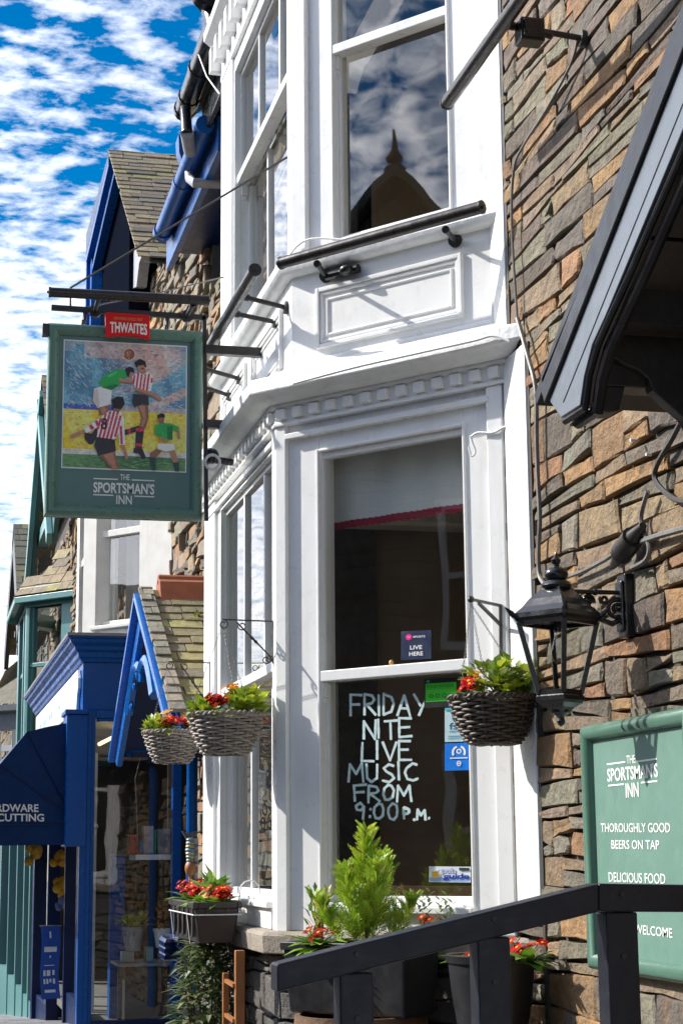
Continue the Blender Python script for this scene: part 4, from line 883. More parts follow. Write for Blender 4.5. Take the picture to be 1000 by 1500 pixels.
# ------------------------------------------------------------------ window lettering and stickers (on the outer face of the panes)
def window_writing():
    d = -.088; f = lambda px, py, o=0: on(px, py, CL.o+CL.n*(d+o), CL.n)
    g = MB()
    S = {'F': [[(0, 0), (0, 1)], [(0, 1), (.75, 1)], [(0, .55), (.6, .55)]], 'R': [[(0, 0), (0, 1)], [(0, 1), (.55, .95), (.65, .75), (.5, .55), (0, .48)], [(.15, .5), (.75, 0)]], 'I': [[(0, 0), (0, 1)]],
         'D': [[(0, 0), (0, 1)], [(0, 1), (.5, .85), (.7, .5), (.5, .12), (0, 0)]], 'A': [[(0, 0), (.4, 1), (.8, 0)], [(.15, .35), (.65, .35)]], 'Y': [[(0, 1), (.42, .45)], [(.9, 1), (.3, 0)]], 'N': [[(0, 0), (0, 1), (.75, 0), (.75, 1)]],
         'T': [[(0, 1), (.8, 1)], [(.4, 1), (.4, 0)]], 'E': [[(.7, 1), (0, 1), (0, 0), (.75, 0)], [(0, .52), (.6, .52)]], 'L': [[(0, 1), (0, 0), (.7, 0)]], 'V': [[(0, 1), (.4, 0), (.8, 1)]], 'M': [[(0, 0), (.08, 1), (.45, .4), (.82, 1), (.9, 0)]],
         'U': [[(0, 1), (.02, .25), (.3, 0), (.6, .2), (.65, 1)]], 'S': [[(.65, .88), (.35, 1), (.08, .8), (.2, .58), (.55, .42), (.65, .2), (.4, 0), (0, .1)]], 'C': [[(.75, .88), (.45, 1), (.1, .75), (0, .45), (.15, .12), (.5, 0), (.8, .1)]], 'O': [[(.35, 1), (.05, .75), (.0, .4), (.15, .08), (.4, 0), (.65, .2), (.72, .6), (.6, .9), (.35, 1)]],
         '9': [[(.6, .75), (.35, 1), (.05, .85), (.1, .6), (.4, .55), (.62, .75), (.55, 0)]], '0': [[(.35, 1), (.05, .75), (.0, .4), (.15, .08), (.4, 0), (.65, .2), (.72, .6), (.6, .9), (.35, 1)]], ':': [[(.1, .25), (.1, .29)], [(.1, .72), (.1, .76)]], '.': [[(.1, 0), (.1, .04)]], 'P': [[(0, 0), (0, 1)], [(0, 1), (.55, .92), (.6, .65), (.4, .48), (0, .45)]], ' ': []}
    def write(w, x0, x1, yb0, yb1, h, wd=1.0, thick=3.6):
        n = len(w); adv = [(.35 if ch in 'I.:' else (.5 if ch == ' ' else (1.1 if ch in 'MA' else .95))) for ch in w]; tot = sum(adv)-.22; x = 0; rng = random.Random(len(w)*7+ord(w[0]))
        for ch, a in zip(w, adv):
            dy = rng.uniform(-2, 2)
            for st in S[ch]:
                P = []
                for (sx, sy) in st:
                    u = (x+sx*wd)/tot; P.append((x0+(x1-x0)*u+rng.uniform(-.8, .8), yb0+(yb1-yb0)*u-h*sy+dy+rng.uniform(-.8, .8)))
                Q = []
                for i in range(len(P)-1):
                    for k in range(4): t = k/4; Q.append((P[i][0]+(P[i+1][0]-P[i][0])*t, P[i][1]+(P[i+1][1]-P[i][1])*t))
                Q.append(P[-1])
                for i in range(len(Q)-1):
                    (ax_, ay_), (bx, by) = Q[i], Q[i+1]; L = max(.1, sqrt((bx-ax_)**2+(by-ay_)**2)); th = thick/2*rng.uniform(.85, 1.12); ex, ey = (bx-ax_)/L, (by-ay_)/L
                    ox, oy = -ey*th, ex*th; e = 1.2; o = rng.uniform(0, .0006)
                    q = [f(ax_-ex*e+ox, ay_-ey*e+oy, o), f(bx+ex*e+ox, by+ey*e+oy, o), f(bx+ex*e-ox, by+ey*e-oy, o), f(ax_-ex*e-ox, ay_-ey*e-oy, o)]
                    if (q[1]-q[0]).cross(q[2]-q[0]).dot(CL.n) < 0: q.reverse()
                    g.face(q)
            x += a
    write('FRIDAY', 513, 622, 1048, 1046, 30); write('NITE', 532, 602, 1082, 1080, 27); write('LIVE', 530, 601, 1113, 1112, 27); write('MUSIC', 510, 610, 1145, 1142, 26); write('FROM', 519, 601, 1174, 1172, 23)
    write('9:00', 520, 583, 1201, 1199, 23, .95); write('P.M.', 591, 629, 1200, 1200, 15, .9, 4)
    w = WINS['CL']; part('painted_lettering', g, [CHALK], w)
    g2 = MB(); off = LC-2*0.74
    for fc in g.f:
        q = [g.v[i] for i in fc]; g2.face([DL.p((p-CL.o).dot(CL.a)+off, p.z, (p-CL.o).dot(CL.n)) for p in q])
    part('painted_lettering', g2, [CHALK], WINS['DL'])
    # stickers
    def sticker(label, x0, y0, x1, y1, fill, items, sl=0.0, o=.002, du=0):
        dd = d+du
        ff = lambda px, py, oo=0: on(px, py, CL.o+CL.n*(dd+oo), CL.n)
        P = lambda u, v, oo: ff(x0+(x1-x0)*u, y1+(y0-y1)*v+sl*(x1-x0)*u, oo)
        c = P(.5, 0, o); t = thing('window_sticker', label, 'sticker', c, 'stickers on the pub window')
        m = MB(); m.face([P(0, 0, o), P(1, 0, o), P(1, 1, o), P(0, 1, o)], 0, fill); part('sheet', m, [FLATC], t)
        m = MB(); e = o
        for it in items:
            e += .0005
            if it[0] == 'r': _, u0, v0, u1, v1, col = it; m.face([P(u0, v0, e), P(u1, v0, e), P(u1, v1, e), P(u0, v1, e)], 0, col)
            elif it[0] == 'c':
                _, u, v, ru, rv, col = it; m.face([P(u+ru*cos(a), v+rv*sin(a), e) for a in [2*pi*i/20 for i in range(20)]], 0, col)
            elif it[0] == 'ring':
                _, u, v, r1, r0, asp, a0, a1, col = it
                for i in range(16):
                    a, b = a0+(a1-a0)*i/16, a0+(a1-a0)*(i+1)/16; m.face([P(u+r1*cos(a), v+r1*asp*sin(a), e), P(u+r1*cos(b), v+r1*asp*sin(b), e), P(u+r0*cos(b), v+r0*asp*sin(b), e), P(u+r0*cos(a), v+r0*asp*sin(a), e)], 0, col)
            elif it[0] == 't': _, body, u0, v0, u1, v1, col, bold = it; text(m, body, P(u0, v0, e), P(u1, v0, e)-P(u0, v0, e), P(u0, v1, e)-P(u0, v0, e), 0, col, bold)
        part('print', m, [FLATC], t)
    Wh = (.75, .75, .75)
    sticker('navy live sport poster in the upper pane', 587, 925, 631, 967, (.006, .018, .06), [('c', .26, .79, .105, .105, (.75, .01, .22)), ('t', 'TNT', .20, .765, .32, .815, Wh, 0), ('t', 'SPORTS', .40, .755, .80, .825, Wh, .02), ('t', 'LIVE', .30, .35, .70, .49, Wh, .02), ('t', 'HERE', .27, .13, .73, .27, Wh, .02)], -.05, du=.024)
    sticker('green and black hygiene rating sticker in the corner of the lower pane', 621, 995, 668, 1037, (.012, .016, .015), [('r', .04, .20, 1, .84, (.06, .55, .03)), ('r', .04, .63, 1, .64, (.01, .2, .01)), ('t', 'FOOD HYGIENE', .08, .68, .92, .78, (.01, .15, .01), 0), ('ring', .22, .40, .07, .045, 1.0, 0, 2*pi, (.01, .16, .02)), ('ring', .42, .40, .07, .045, 1.0, 0, 2*pi, (.01, .16, .02)), ('ring', .62, .40, .07, .045, 1.0, 0, 2*pi, (.01, .16, .02)), ('c', .12, .92, .05, .05, (.05, .4, .3))], -.06)
    sticker('pale blue membership sticker under the hanging basket', 651, 1037, 688, 1087, (.42, .58, .62), [('ring', .58, .74, .30, .21, .74, 0, 2*pi, (.02, .10, .17)), ('t', 'fsb', .18, .36, .78, .56, (.02, .09, .16), .01), ('t', 'MEMBER', .20, .27, .85, .33, (.02, .09, .16), 0), ('r', .12, .16, .85, .18, (.1, .3, .4)), ('r', .12, .10, .7, .12, (.1, .3, .4)), ('r', 0, .92, .3, 1, (.05, .4, .5))], -.03)
    sticker('bright blue square sticker with a white target emblem', 651, 1089, 689, 1129, (.0, .16, .62), [('c', .54, .70, .10, .095, Wh), ('c', .54, .70, .05, .05, (.0, .16, .62)), ('ring', .54, .66, .27, .19, .95, -.5, 1.25, Wh), ('ring', .54, .66, .27, .19, .95, 1.9, 3.65, Wh), ('r', .2, .43, .88, .47, Wh), ('ring', .54, .25, .09, .06, 1.1, 0, 2*pi, Wh), ('r', .47, .23, .61, .27, Wh)], -.03)
    sticker('white beer guide sticker with a golden pint in the bottom corner', 628, 1269, 689, 1292, (.62, .66, .72), [('r', .02, .05, .98, .30, (.20, .32, .60)), ('r', .07, .25, .21, .75, (.72, .40, .04)), ('c', .14, .78, .09, .12, Wh), ('ring', .22, .48, .06, .035, 2.0, -1.5, 1.5, (.7, .5, .2)), ('t', 'pub', .29, .48, .64, .92, (.36, .40, .62), .03), ('t', 'guide', .34, .12, .97, .56, (.01, .03, .30), .03), ('r', .72, .74, .97, .93, (.03, .04, .05))], .01)
    c = f(573, 971, .03); g = MB(); g.ball(c, .012, 8, 6, sc=(1, 1, 1.2)); part('sash_catch', g, [GOLD], w, smooth=True)
window_writing()

# ------------------------------------------------------------------ eaves and rainwater goods of the pub
def pub_eaves():
    g = MB(); z = ay(262, 190, -.55).z; g.box(-13.5, -7.0, -.42, .3, z-.16, z-.02); g.box(-13.5, -7.0, -.44, -.40, z-.30, z-.02); part('eaves_board', g, [BLACK], pub, bevel=.006)
    g = MB(); slates(g, (-13.6, -.50, z-.02), (1, 0, 0), (0, 1, .8), 6.6, 3.0, ch=.22, sw=.3, seed=8); g.mesh([(-13.6, -.48, z-.05), (-7, -.48, z-.05), (-7, 2, z+1.93), (-13.6, 2, z+1.93)], [(0, 1, 2, 3)], 1, (.05, .05, .05)); part('roof', g, [SLATE, MORTAR], pub)
    g = MB(); g.tube([(-13.75, -.55, z+.03), (-11.2, -.55, z+.03)], .085, 14)
    for x in (-13.70, -13.45, -12.9): g.tube([(x-.02, -.55, z+.03), (x+.03, -.55, z+.03)], .094, 14)
    part('gutter', g, [BLACK], pub, smooth=True)
    e = ay(283, 30, -.83); g = MB(); ez = e.z-.10; q = ay(321, 64, -.76); g.tube([q, (-10.86, e.y+.06, ez-.05), (-10.80, e.y+.005, ez-.01), (-10.70, e.y, ez), (-7.6, e.y, ez)], [.06, .085, .095, .095, .095], 14)
    for x in (-10.75, -10.35): g.tube([(x-.04, e.y, ez), (x+.04, e.y, ez)], .106, 14)
    part('gutter', g, [BLACK], pub, smooth=True)
    g = MB(); q = [ay(272, 165, -.58), ay(274, 195, -.58), ay(279, 222, -.50)]; g.tube([q[0]+Vector((0, 0, .05)), q[0], q[1]], .045, 10); part('downpipe', g, [BLACK], pub, smooth=True)
    g = MB(); g.tube([q[1], q[2]], .055, 10); part('hopper_spout', g, [LEADG], pub, smooth=True)
    g = MB(); g.tube([ay(288, 72, -.6), ay(303, 112, -.65), ay(321, 137, -.75)], .006, 5); single('cable', g, [WIRE], 'thin pale cable hanging from the black gutter to the white bay', 'cable', ay(288, 72, -.6))
pub_eaves()

# ------------------------------------------------------------------ blue hardware shop
XS = -17.2
def shop():
    t = thing('shop_building', 'stone hardware shop with royal blue shopfront and white bay above', 'shop', (-20, 0, 0))
    A = lambda px, py, o=0: ax(px, py, XS+o)
    FS = Fr((XS, 0, 0), (0, -1, 0), (1, 0, 0)); S = lambda px, py=1200: -A(px, py).y; Z = lambda px, py, o=0: A(px, py, o).z
    g = MB(); stones(g, WALL, 13.5, 23.9, 0, 8.3, seed=14, l=(.18, .5), h=(.07, .17), relief=.04, skip=lambda s, z: (s > 17.1 and z < 3.6) or (s < 15.9 and z > 6.7) or z > 7.5+max(0, s-17.3)*.7)
    WALL.box(g, 13.5, 17.2, 0, 6.75, -.4, -.028, 1); WALL.box(g, 17.2, 23.9, 3.5, 7.6, -.4, -.028, 1); WALL.box(g, 15.9, 17.19, 6.74, 7.5, -.4, -.028, 1); part('wall', g, [STONEFAR, MORTAR], t)
    yf = A(122, 990).y; YF = -yf; XE = -24.0
    # cornice
    path = lambda d: [(XS+d, .02), (XS+d, yf-d), (XE-d, yf-d), (XE-d, .02)]
    zt, zb = Z(103, 931, .15), Z(125, 970)
    h = zt-zb; g = MB(); sweep(g, [(-.3, zb-.02), (.02, zb), (.03, zb+h*.12), (.05, zb+h*.2), (.055, zb+h*.38), (.085, zb+h*.48), (.09, zb+h*.62), (.13, zb+h*.76), (.135, zb+h*.9), (.16, zb+h*.93), (.16, zt), (-.3, zt+.03)], path); part('cornice', g, [BLUE], t, bevel=.006)
    g = MB(); sweep(g, [(.165, zt+.002), (.17, zt+.03), (-.3, zt+.07), (-.3, zt+.035)], path); part('cornice_lead', g, [LEADG], t)
    # frieze box and fascia
    zf = Z(120, 1040); zs = Z(140, 1052)
    g = MB(); g.box(XE, XS, yf, .02, zf, zb-.001); part('frieze', g, [BLUE], t, bevel=.006)
    g = MB(); z0, z1 = zf+.03, zb-.05; xa = XS-.25
    poly = [(xa, z0+.12), (xa-.06, z0), (XE+.4, z0), (XE+.4, z1), (xa, z1), (xa+.10, (z0+z1)/2+.1), (xa+.1, (z0+z1)/2)]
    g.prism([(x, yf-.035, z) for x, z in poly], (0, .03, 0)); fb = part('fascia_board', g, [WHITE], t, bevel=.004)
    g = MB(); rng = random.Random(4); x = xa-1.3; LB = (.25, .42, .56)
    F2 = Fr((0, yf-.036, 0), (1, 0, 0), (0, -1, 0))
    while x > XE+.9:
        w = rng.uniform(.16, .26); b, c = z0+.12, z1-.12
        if rng.random() < .5:
            for i in range(14):
                a0, a1 = 2*pi*i/14, 2*pi*(i+1)/14; cx, cz, rx, rz = x-w/2, (b+c)/2, w/2, (c-b)/2
                q = [F2.p(cx+rx*cos(a0), cz+rz*sin(a0)), F2.p(cx+rx*cos(a1), cz+rz*sin(a1)), F2.p(cx+rx*.72*cos(a1), cz+rz*.8*sin(a1)), F2.p(cx+rx*.72*cos(a0), cz+rz*.8*sin(a0))]; g.face(q, 0, LB)
        else:
            for o in (0, w*.7): F2.quad(g, x-o-.05, x-o, b, c, 0, 0, LB)
            F2.quad(g, x-w*.7, x-.05, (b+c)/2-.02, (b+c)/2+.02, 0.0005, 0, LB)
        x -= w+.08
    part('faded_lettering', g, [FLATC], fb)
    # corner pilaster, posts and rails of the side window
    g = MB(); FS.box(g, S(128, 1100), S(97, 1100), Z(110, 1240), Z(110, 1047), -.4, .06); FS.box(g, S(129, 1042), S(95, 1042), Z(110, 1047)+.001, Z(110, 1040), -.42, .09); part('pilaster', g, [BLUE], t, bevel=.008)
    g = MB(); FS.box(g, S(138), S(117), .06, zf, -.12, .02); FS.box(g, S(133), S(126), .06, zf-.002, .0201, .035); part('corner_post', g, [BLUE], t, bevel=.006)
    g = MB(); FS.box(g, S(266), S(253), .06, zf, -.12, .02); part('side_post', g, [BLUE], t, bevel=.006)
    g = MB(); FS.box(g, S(253)+.001, S(138)-.001, zs, zf, -.12, .015); FS.box(g, S(253)+.02, S(138)-.02, zs-.03, zs-.0001, -.1, .005); part('window_head', g, [BLUE], t, bevel=.006)
    g = MB(); FS.box(g, S(253)+.001, S(138)-.001, -.02, .09, -.12, .03); part('window_sill', g, [NAVY], t, bevel=.006)
    g = MB(); FS.quad(g, S(253), S(138), .09, zs-.02, -.05); part('shop_window', g, [SHOPGL], t)
    # street front under the awning: recessed doorway with dark posts
    for x, w, d in ((XS-.30, .14, 0), (-18.9, .10, .0), (-19.9, .12, -.25), (-21.3, .12, 0), (-23.6, .3, .02)):
        g = MB(); g.box(x-w/2, x+w/2, yf-d, yf+.14, gz(x)-.1, zf-.002); part('front_post', g, [NAVY], t, bevel=.006)
    g = MB()
    for x0, x1 in ((XS-.37, -18.85), (-21.36, -23.45)): g.box(x1, x0, yf+.03, yf+.10, gz(x1)-.1, gz(x1)+.30)
    part('stall_riser', g, [NAVY], t, bevel=.006)
    g = MB()
    for x0, x1 in ((XS-.37, -18.85), (-21.36, -23.45)): g.face([(x0, yf+.06, gz(x1)+.3), (x1, yf+.06, gz(x1)+.3), (x1, yf+.06, zf), (x0, yf+.06, zf)])
    part('shop_window', g, [SHOPGL], t)
    # interior
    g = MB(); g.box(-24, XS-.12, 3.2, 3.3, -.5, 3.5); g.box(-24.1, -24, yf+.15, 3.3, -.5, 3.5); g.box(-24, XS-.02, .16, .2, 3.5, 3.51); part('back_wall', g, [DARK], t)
    g = MB(); g.box(-24, XS-.14, yf+.12, 3.2, zf-.05, zf-.002); part('ceiling', g, [CEIL], t)
    g = MB(); g.box(-24, XS-.06, yf+.12, 3.2, -.06, .02); part('shop_floor', g, [GREYSTONE], t)
    g = MB(); p, q = A(146, 1090, -.6), A(196, 1070, -.6); g.tube([p, q+Vector((-1.2, 0, .05))], .02, 8); m = bpy.data.materials.new('fluorescent_tube'); m.use_nodes = True; m.node_tree.nodes['Principled BSDF'].inputs['Emission Color'].default_value = (1, .85, .5, 1); m.node_tree.nodes['Principled BSDF'].inputs['Emission Strength'].default_value = .9
    part('fluorescent_tube', g, [m], t)
    # goods behind the side window
    xg = XS-.30; P = lambda px, py: ax(px, py, xg)
    def goods(nm, lab, cat, mb, mats, loc, **k): single(nm, mb, mats, lab, cat, loc, 'goods in the hardware shop window', **k)
    g = MB(); a, b = P(198, 1252), P(256, 1252); g.box(xg-.5, xg+.06, a.y, b.y, a.z-.05, a.z); goods('shelf', 'white upper shelf across the shop side window', 'shelf', g, [WHITE], a)
    a, b = P(172, 1411), P(256, 1411); t2 = thing('display_table', 'dark table with a grey top low in the shop side window', 'table', a, 'goods in the hardware shop window'); g = MB(); g.box(xg-.6, xg+.1, a.y, b.y, a.z-.03, a.z); part('table_top', g, [LEADG], t2)
    for yy in (a.y+.02, b.y-.03): g = MB(); g.box(xg+.05, xg+.09, yy-.02, yy+.02, .02, a.z-.031); part('leg', g, [BLACKM], t2)
    g = MB(); g.box(xg-.55, xg-.05, a.y+.08, b.y-.06, .02, a.z-.04); goods('crate', 'black crate under the display table in the shop window', 'crate', g, [BLACKM], (xg, a.y, .02), bevel=.01)
    def pot(px, py0, py1, r, lab, m):
        q = P(px, py0); h = P(px, py1).z-q.z; g = MB(); g.lathe([(r*.75, 0), (r, h*.85), (r*1.08, h*.85), (r*1.08, h), (r*.95, h), (r*.9, h*.9)], q, 16, capt=True); goods('flower_pot', lab, 'flower pot', g, [m], q, smooth=True); return q+Vector((0, 0, h))
    global SHOPPOTS
    SHOPPOTS = (pot(195, 1393, 1358, .10, 'pale pot holding a yellow-green plant on the shop display table', LEADG), pot(238, 1388, 1360, .085, 'white pot holding an orange plant on the shop display table', WHITE))
    for (x0, x1, y1, col, lab) in ((190, 203, 1222, (.30, .03, .015), 'red box on the upper shop shelf'), (205, 211, 1232, (.05, .16, .3), 'small blue box on the upper shop shelf'), (211, 226, 1210, (.42, .32, .30), 'tall pale packet on the upper shop shelf'), (227, 230, 1216, (.05, .3, .06), 'thin green book on the upper shop shelf'), (231, 250, 1214, (.2, .2, .22), 'large grey bag on the upper shop shelf')):
        a, b = P(x0, 1251), P(x1, y1); g = MB(); g.box(xg-.18, xg-.02, a.y, b.y, a.z+.002, b.z); goods('packet', lab, 'packet', g, [mat(lab[:18].replace(' ', '_'), col, .5, tuple(min(1, c*1.6+.05) for c in col), 14, .6)], a, bevel=.006)
    for (x0, x1, y0_, y1, col, lab) in ((178, 196, 1408, 1393, (.28, .3, .3), 'low grey carton on the shop display table'), (213, 224, 1408, 1387, (.25, .33, .27), 'pale green carton on the shop display table')):
        a, b = P(x0, y0_), P(x1, y1); g = MB(); g.box(xg-.1, xg+.05, a.y, b.y, a.z, b.z); goods('carton', lab, 'carton', g, [mat(lab[:14].replace(' ', '_'), col, .5)], a, bevel=.005)
    a, b = P(172, 1440), P(196, 1252); g = MB(); g.box(xg-.9, xg-.7, a.y, b.y, .02, b.z); goods('cabinet', 'blue cabinet standing inside the shop side window', 'cabinet', g, [BLUE], (xg-.8, a.y, .02), bevel=.01)
    a, b = P(150, 1240), P(166, 1090); g = MB(); g.box(xg-1.6, xg-1.5, a.y, b.y, .02, b.z); goods('display_screen', 'tall pale display screen inside the shop side window', 'panel', g, [CREAM], (xg-1.5, a.y, .02))
    g = MB(); g.tube([P(205, 1252)+Vector((-.1, 0, 0)), P(200, 1140)+Vector((-.1, 0, 0)), P(213, 1100)+Vector((-.3, 0, 0))], .006, 5); g.tube([P(246, 1252), P(246, 1070)], .006, 5); goods('hanging_chain', 'thin steel chains hanging over the upper shop shelf', 'chain', g, [CHAIN], P(205, 1252))
    # white upper bay (canted)
    wj = 18.27; C2 = Fr((-wj, 0, 0), U, NN); L2 = .70/sin(TH); Bq = Vector((-wj, 0, 0))+U*L2; XL2 = -21.6; xm2 = (Bq.x+XL2)/2
    def bx(d):
        p = Vector((-wj, 0, 0))+NN*d; y = Bq.y-d; k = (y-p.y)/U.y; b = p+U*k; a0 = -wj+d/sin(TH); return [(a0, 0), (b.x, y), (2*xm2-b.x, y), (2*xm2-a0, 0)]
    zlo, zhi = zt+.05, 6.6
    s0, z00 = C2.px(208, 905, -.1); s1, _ = C2.px(150, 905, -.1); _, zr = C2.px(178, 781, -.1)
    g = MB(); C2.box(g, .0, s0-.05, zlo, zhi, -.2, -.0); C2.box(g, s1+.05, s1+.14, zlo, zhi, -.2, -.05); C2.box(g, s1+.2, L2-.001, zlo, zhi, -.2, 0); C2.box(g, s1+.1401, s1+.2, zlo, zhi, -.2, -.07); C2.box(g, s0-.05, s1+.05, zlo, z00-.05, -.2, -.03); C2.box(g, s0-.07, s1+.07, z00-.09, z00-.05, -.2, .02); C2.box(g, s0-.05, s1+.05, zr+1.15, zhi, -.2, -.03)
    part('bay_post', g, [CREAM], t, bevel=.006)
    F3 = Fr(Bq, (-1, 0, 0), (0, -1, 0)); l3 = Bq.x-XL2
    g = MB(); F3.box(g, 0.001, .45, zlo, zhi, -.2, 0); F3.box(g, l3-.3, l3, zlo, zhi, -.2, 0); F3.box(g, .45, l3-.3, zlo, z00-.08, -.2, -.03); F3.box(g, .45, l3-.3, zr-.02, zr+.06, -.2, -.03); F3.box(g, .45, l3-.3, zr+1.1, zhi, -.2, -.03); F3.box(g, 1.2, 1.27, zlo, zhi, -.2, -.05); part('bay_front', g, [CREAM], t, bevel=.006)
    g = MB(); C2.box(g, s0-.05, s0-.005, z00-.05, zr+1.15, -.16, -.06); C2.box(g, s1+.005, s1+.05, z00-.05, zr+1.15, -.16, -.06); C2.box(g, s0-.004, s1+.004, zr-.03, zr+.04, -.14, -.05); C2.box(g, s0-.004, s1+.004, z00-.05, z00, -.16, -.062); ms = C2.px(165, 900, -.12)[0]; C2.box(g, ms-.02, ms+.02, z00, zr-.031, -.18, -.13)
    win = part('sash_window', g, [CREAM], t, bevel=.004)
    g = MB(); C2.quad(g, s0-.02, s1+.02, z00, zr+1.1, -.11); F3.quad(g, .4, l3-.25, zlo+.1, zhi, -.1); part('glass', g, [GLASS], win)
    g = MB(); rng = random.Random(3)
    for i in range(14):
        a0 = s0+(ms-s0)*i/14; a1 = s0+(ms-s0)*(i+1)/14; o0, o1 = -.30+.02*sin(i*2.1), -.30+.02*sin((i+1)*2.1); g.face([C2.p(a1, z00, o1), C2.p(a0, z00, o0), C2.p(a0, zr+1, o0), C2.p(a1, zr+1, o1)])
    part('curtain', g, [mat('grey_curtain', (.30, .28, .25), .9, (.22, .2, .18), 6, .5)], t)
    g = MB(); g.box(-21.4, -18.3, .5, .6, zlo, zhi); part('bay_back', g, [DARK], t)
    g = MB(); sweep(g, [(-.3, zhi), (.02, zhi), (.10, zhi+.1), (.10, zhi+.18), (-.3, zhi+.2)], bx); part('bay_cornice', g, [CREAM], t)
    # eaves between pub and gable: blue gutter, fascia, slates
    zg = ay(250, 310, -.45).z; g = MB(); g.tube([(-15.85, -.45, zg), (-13.25, -.45, zg)], .075, 14); g.tube([(-15.85, -.45, zg), (-15.75, -.45, zg)], .088, 14); g.tube([(-14.6, -.45, zg), (-14.5, -.45, zg)], .082, 14); part('gutter', g, [BLUEG], t, smooth=True)
    g = MB(); g.box(-16.2, -13.2, -.36, -.30, zg-.24, zg+.06); part('fascia_trim', g, [BLUEG], t, bevel=.006)
    g = MB(); g.box(-16.2, -13.2, -.299, .1, zg-.06, zg+.0); part('soffit', g, [NAVY], t)
    g = MB(); p = ay(275, 228, -.45); g.lathe([(.05, -.16), (.06, -.1), (.12, 0), (.13, .14), (.12, .15)], p, 4, rot=pi/4); part('hopper', g, [BLUEG], t, bevel=.005)
    p0, p1, p2 = ay(277, 246, -.45), ay(278, 262, -.45), ay(284, 268, -.45); g = MB(); g.tube([p0, p1, p2, p2+Vector((0, .6, .02))], .04, 10); part('overflow_pipe', g, [LEADG], t, smooth=True)
    g = MB(); slates(g, (-16.3, -.48, zg+.05), (1, 0, 0), (0, 1, .85), 2.9, 2.4, ch=.2, sw=.3, seed=19); part('roof', g, [SLATE], t)
    # big slated gable with blue boxed eaves
    yg = -.35; A1 = ay(172, 222, yg); V = ay(214, 363, yg); v = (A1-V).normalized()
    g = MB(); slates(g, V-v*.35+Vector((0, -.12, 0)), (0, 1, 0), v, 3.2, (A1-V).length+.35, ch=.165, sw=.30, seed=6, th=.016)
    q = V-v*.35; g.mesh([q+Vector((0, -.05, -.05)), q+Vector((0, 3, -.05)), A1+Vector((0, 3, -.04)), A1+Vector((0, -.05, -.04))], [(0, 1, 2, 3)], 1, (.05, .05, .05)); part('gable_roof', g, [SLATE, MORTAR], t)
    W = Vector((-1, 0, 0)); E1 = ay(137, 345, yg); XEn = E1.x
    g = MB(); g.hexa([(XEn, yg-.10, A1.z-.32), (A1.x-.05, yg-.10, A1.z-.06), (A1.x-.05, yg+.02, A1.z-.06), (XEn, yg+.02, A1.z-.32), (XEn, yg-.10, A1.z), (A1.x, yg-.10, A1.z), (A1.x, yg+.02, A1.z), (XEn, yg+.02, A1.z)]); part('bargeboard', g, [NAVY], t, bevel=.01)  # navy stands in for shade on this blue board
    g = MB(); g.bar((XEn+.15, yg-.04, A1.z-.42), (A1.x+.02, yg-.04, A1.z-.16), .14, .10); g.bar((XEn+.30, yg+.02, A1.z-.60), (A1.x+.05, yg+.02, A1.z-.28), .12, .08); part('bargeboard_moulding', g, [BLUE], t, bevel=.01)
    g = MB(); g.box(XEn, XEn+.14, yg-.10, yg+.1, 4.5, A1.z-.33); part('corner_board', g, [BLUE], t, bevel=.01)
    g = MB(); g.box(XEn+.18, XEn+.34, yg-.05, yg+.14, 4.5, A1.z-.45); part('corner_board', g, [BLUEL], t, bevel=.01)
    b0 = ay(150, 410, -.1); g = MB(); g.box(b0.x-1.0, b0.x+2.2, -.14, 0, b0.z-.1, b0.z+.12); part('tie_beam', g, [BLUE], t, bevel=.008)
    g = MB(); g.mesh([(A1.x+.1, .05, A1.z-.3), (XEn, .05, A1.z-.3), (XEn, .05, 5), (-16.6, .05, 5), (V.x-.1, .05, V.z-.1)], [(0, 1, 2, 3, 4)], 0); g.mesh([(A1.x, yg+.1, A1.z-.1), (XEn+.05, yg+.1, A1.z-.1), (XEn+.05, yg+.1, 5), (A1.x+.6, yg+.1, 5), (A1.x+.6, yg+.1, A1.z-.55)], [(0, 1, 2, 3, 4)], 0); g.mesh([(A1.x+.6, yg+.1, A1.z-.55), (A1.x+.6, yg+.1, 5), (A1.x+.6, 0, 5), (A1.x+.6, 0, A1.z-.55)], [(0, 1, 2, 3)], 0); part('gable_wall', g, [mat('painted_gable_shade', (.005, .007, .014), .95, (.008, .009, .014), 5, .5, spec=0)], t)  # near-black colour stands in for the shadow under the barge overhang
    g = MB(); q = [ay(*p, -.2) for p in [(203, 338), (213, 360), (204, 385), (200, 420), (190, 425), (192, 390)]]; g.prism(q, (0, .12, 0)); part('lead_apron', g, [LEADG], t)
    # downpipe and fixings near the pub
    p = ay(282, 1100, -.12); g = MB(); g.tube([(p.x, -.12, .1), (p.x, -.12, 2.75)], .05, 12); g.box(p.x-.09, p.x+.09, -.2, 0, ay(282, 1098, -.12).z, ay(282, 1085, -.12).z); part('downpipe', g, [BLUE], t, smooth=True)
    return t
shop()
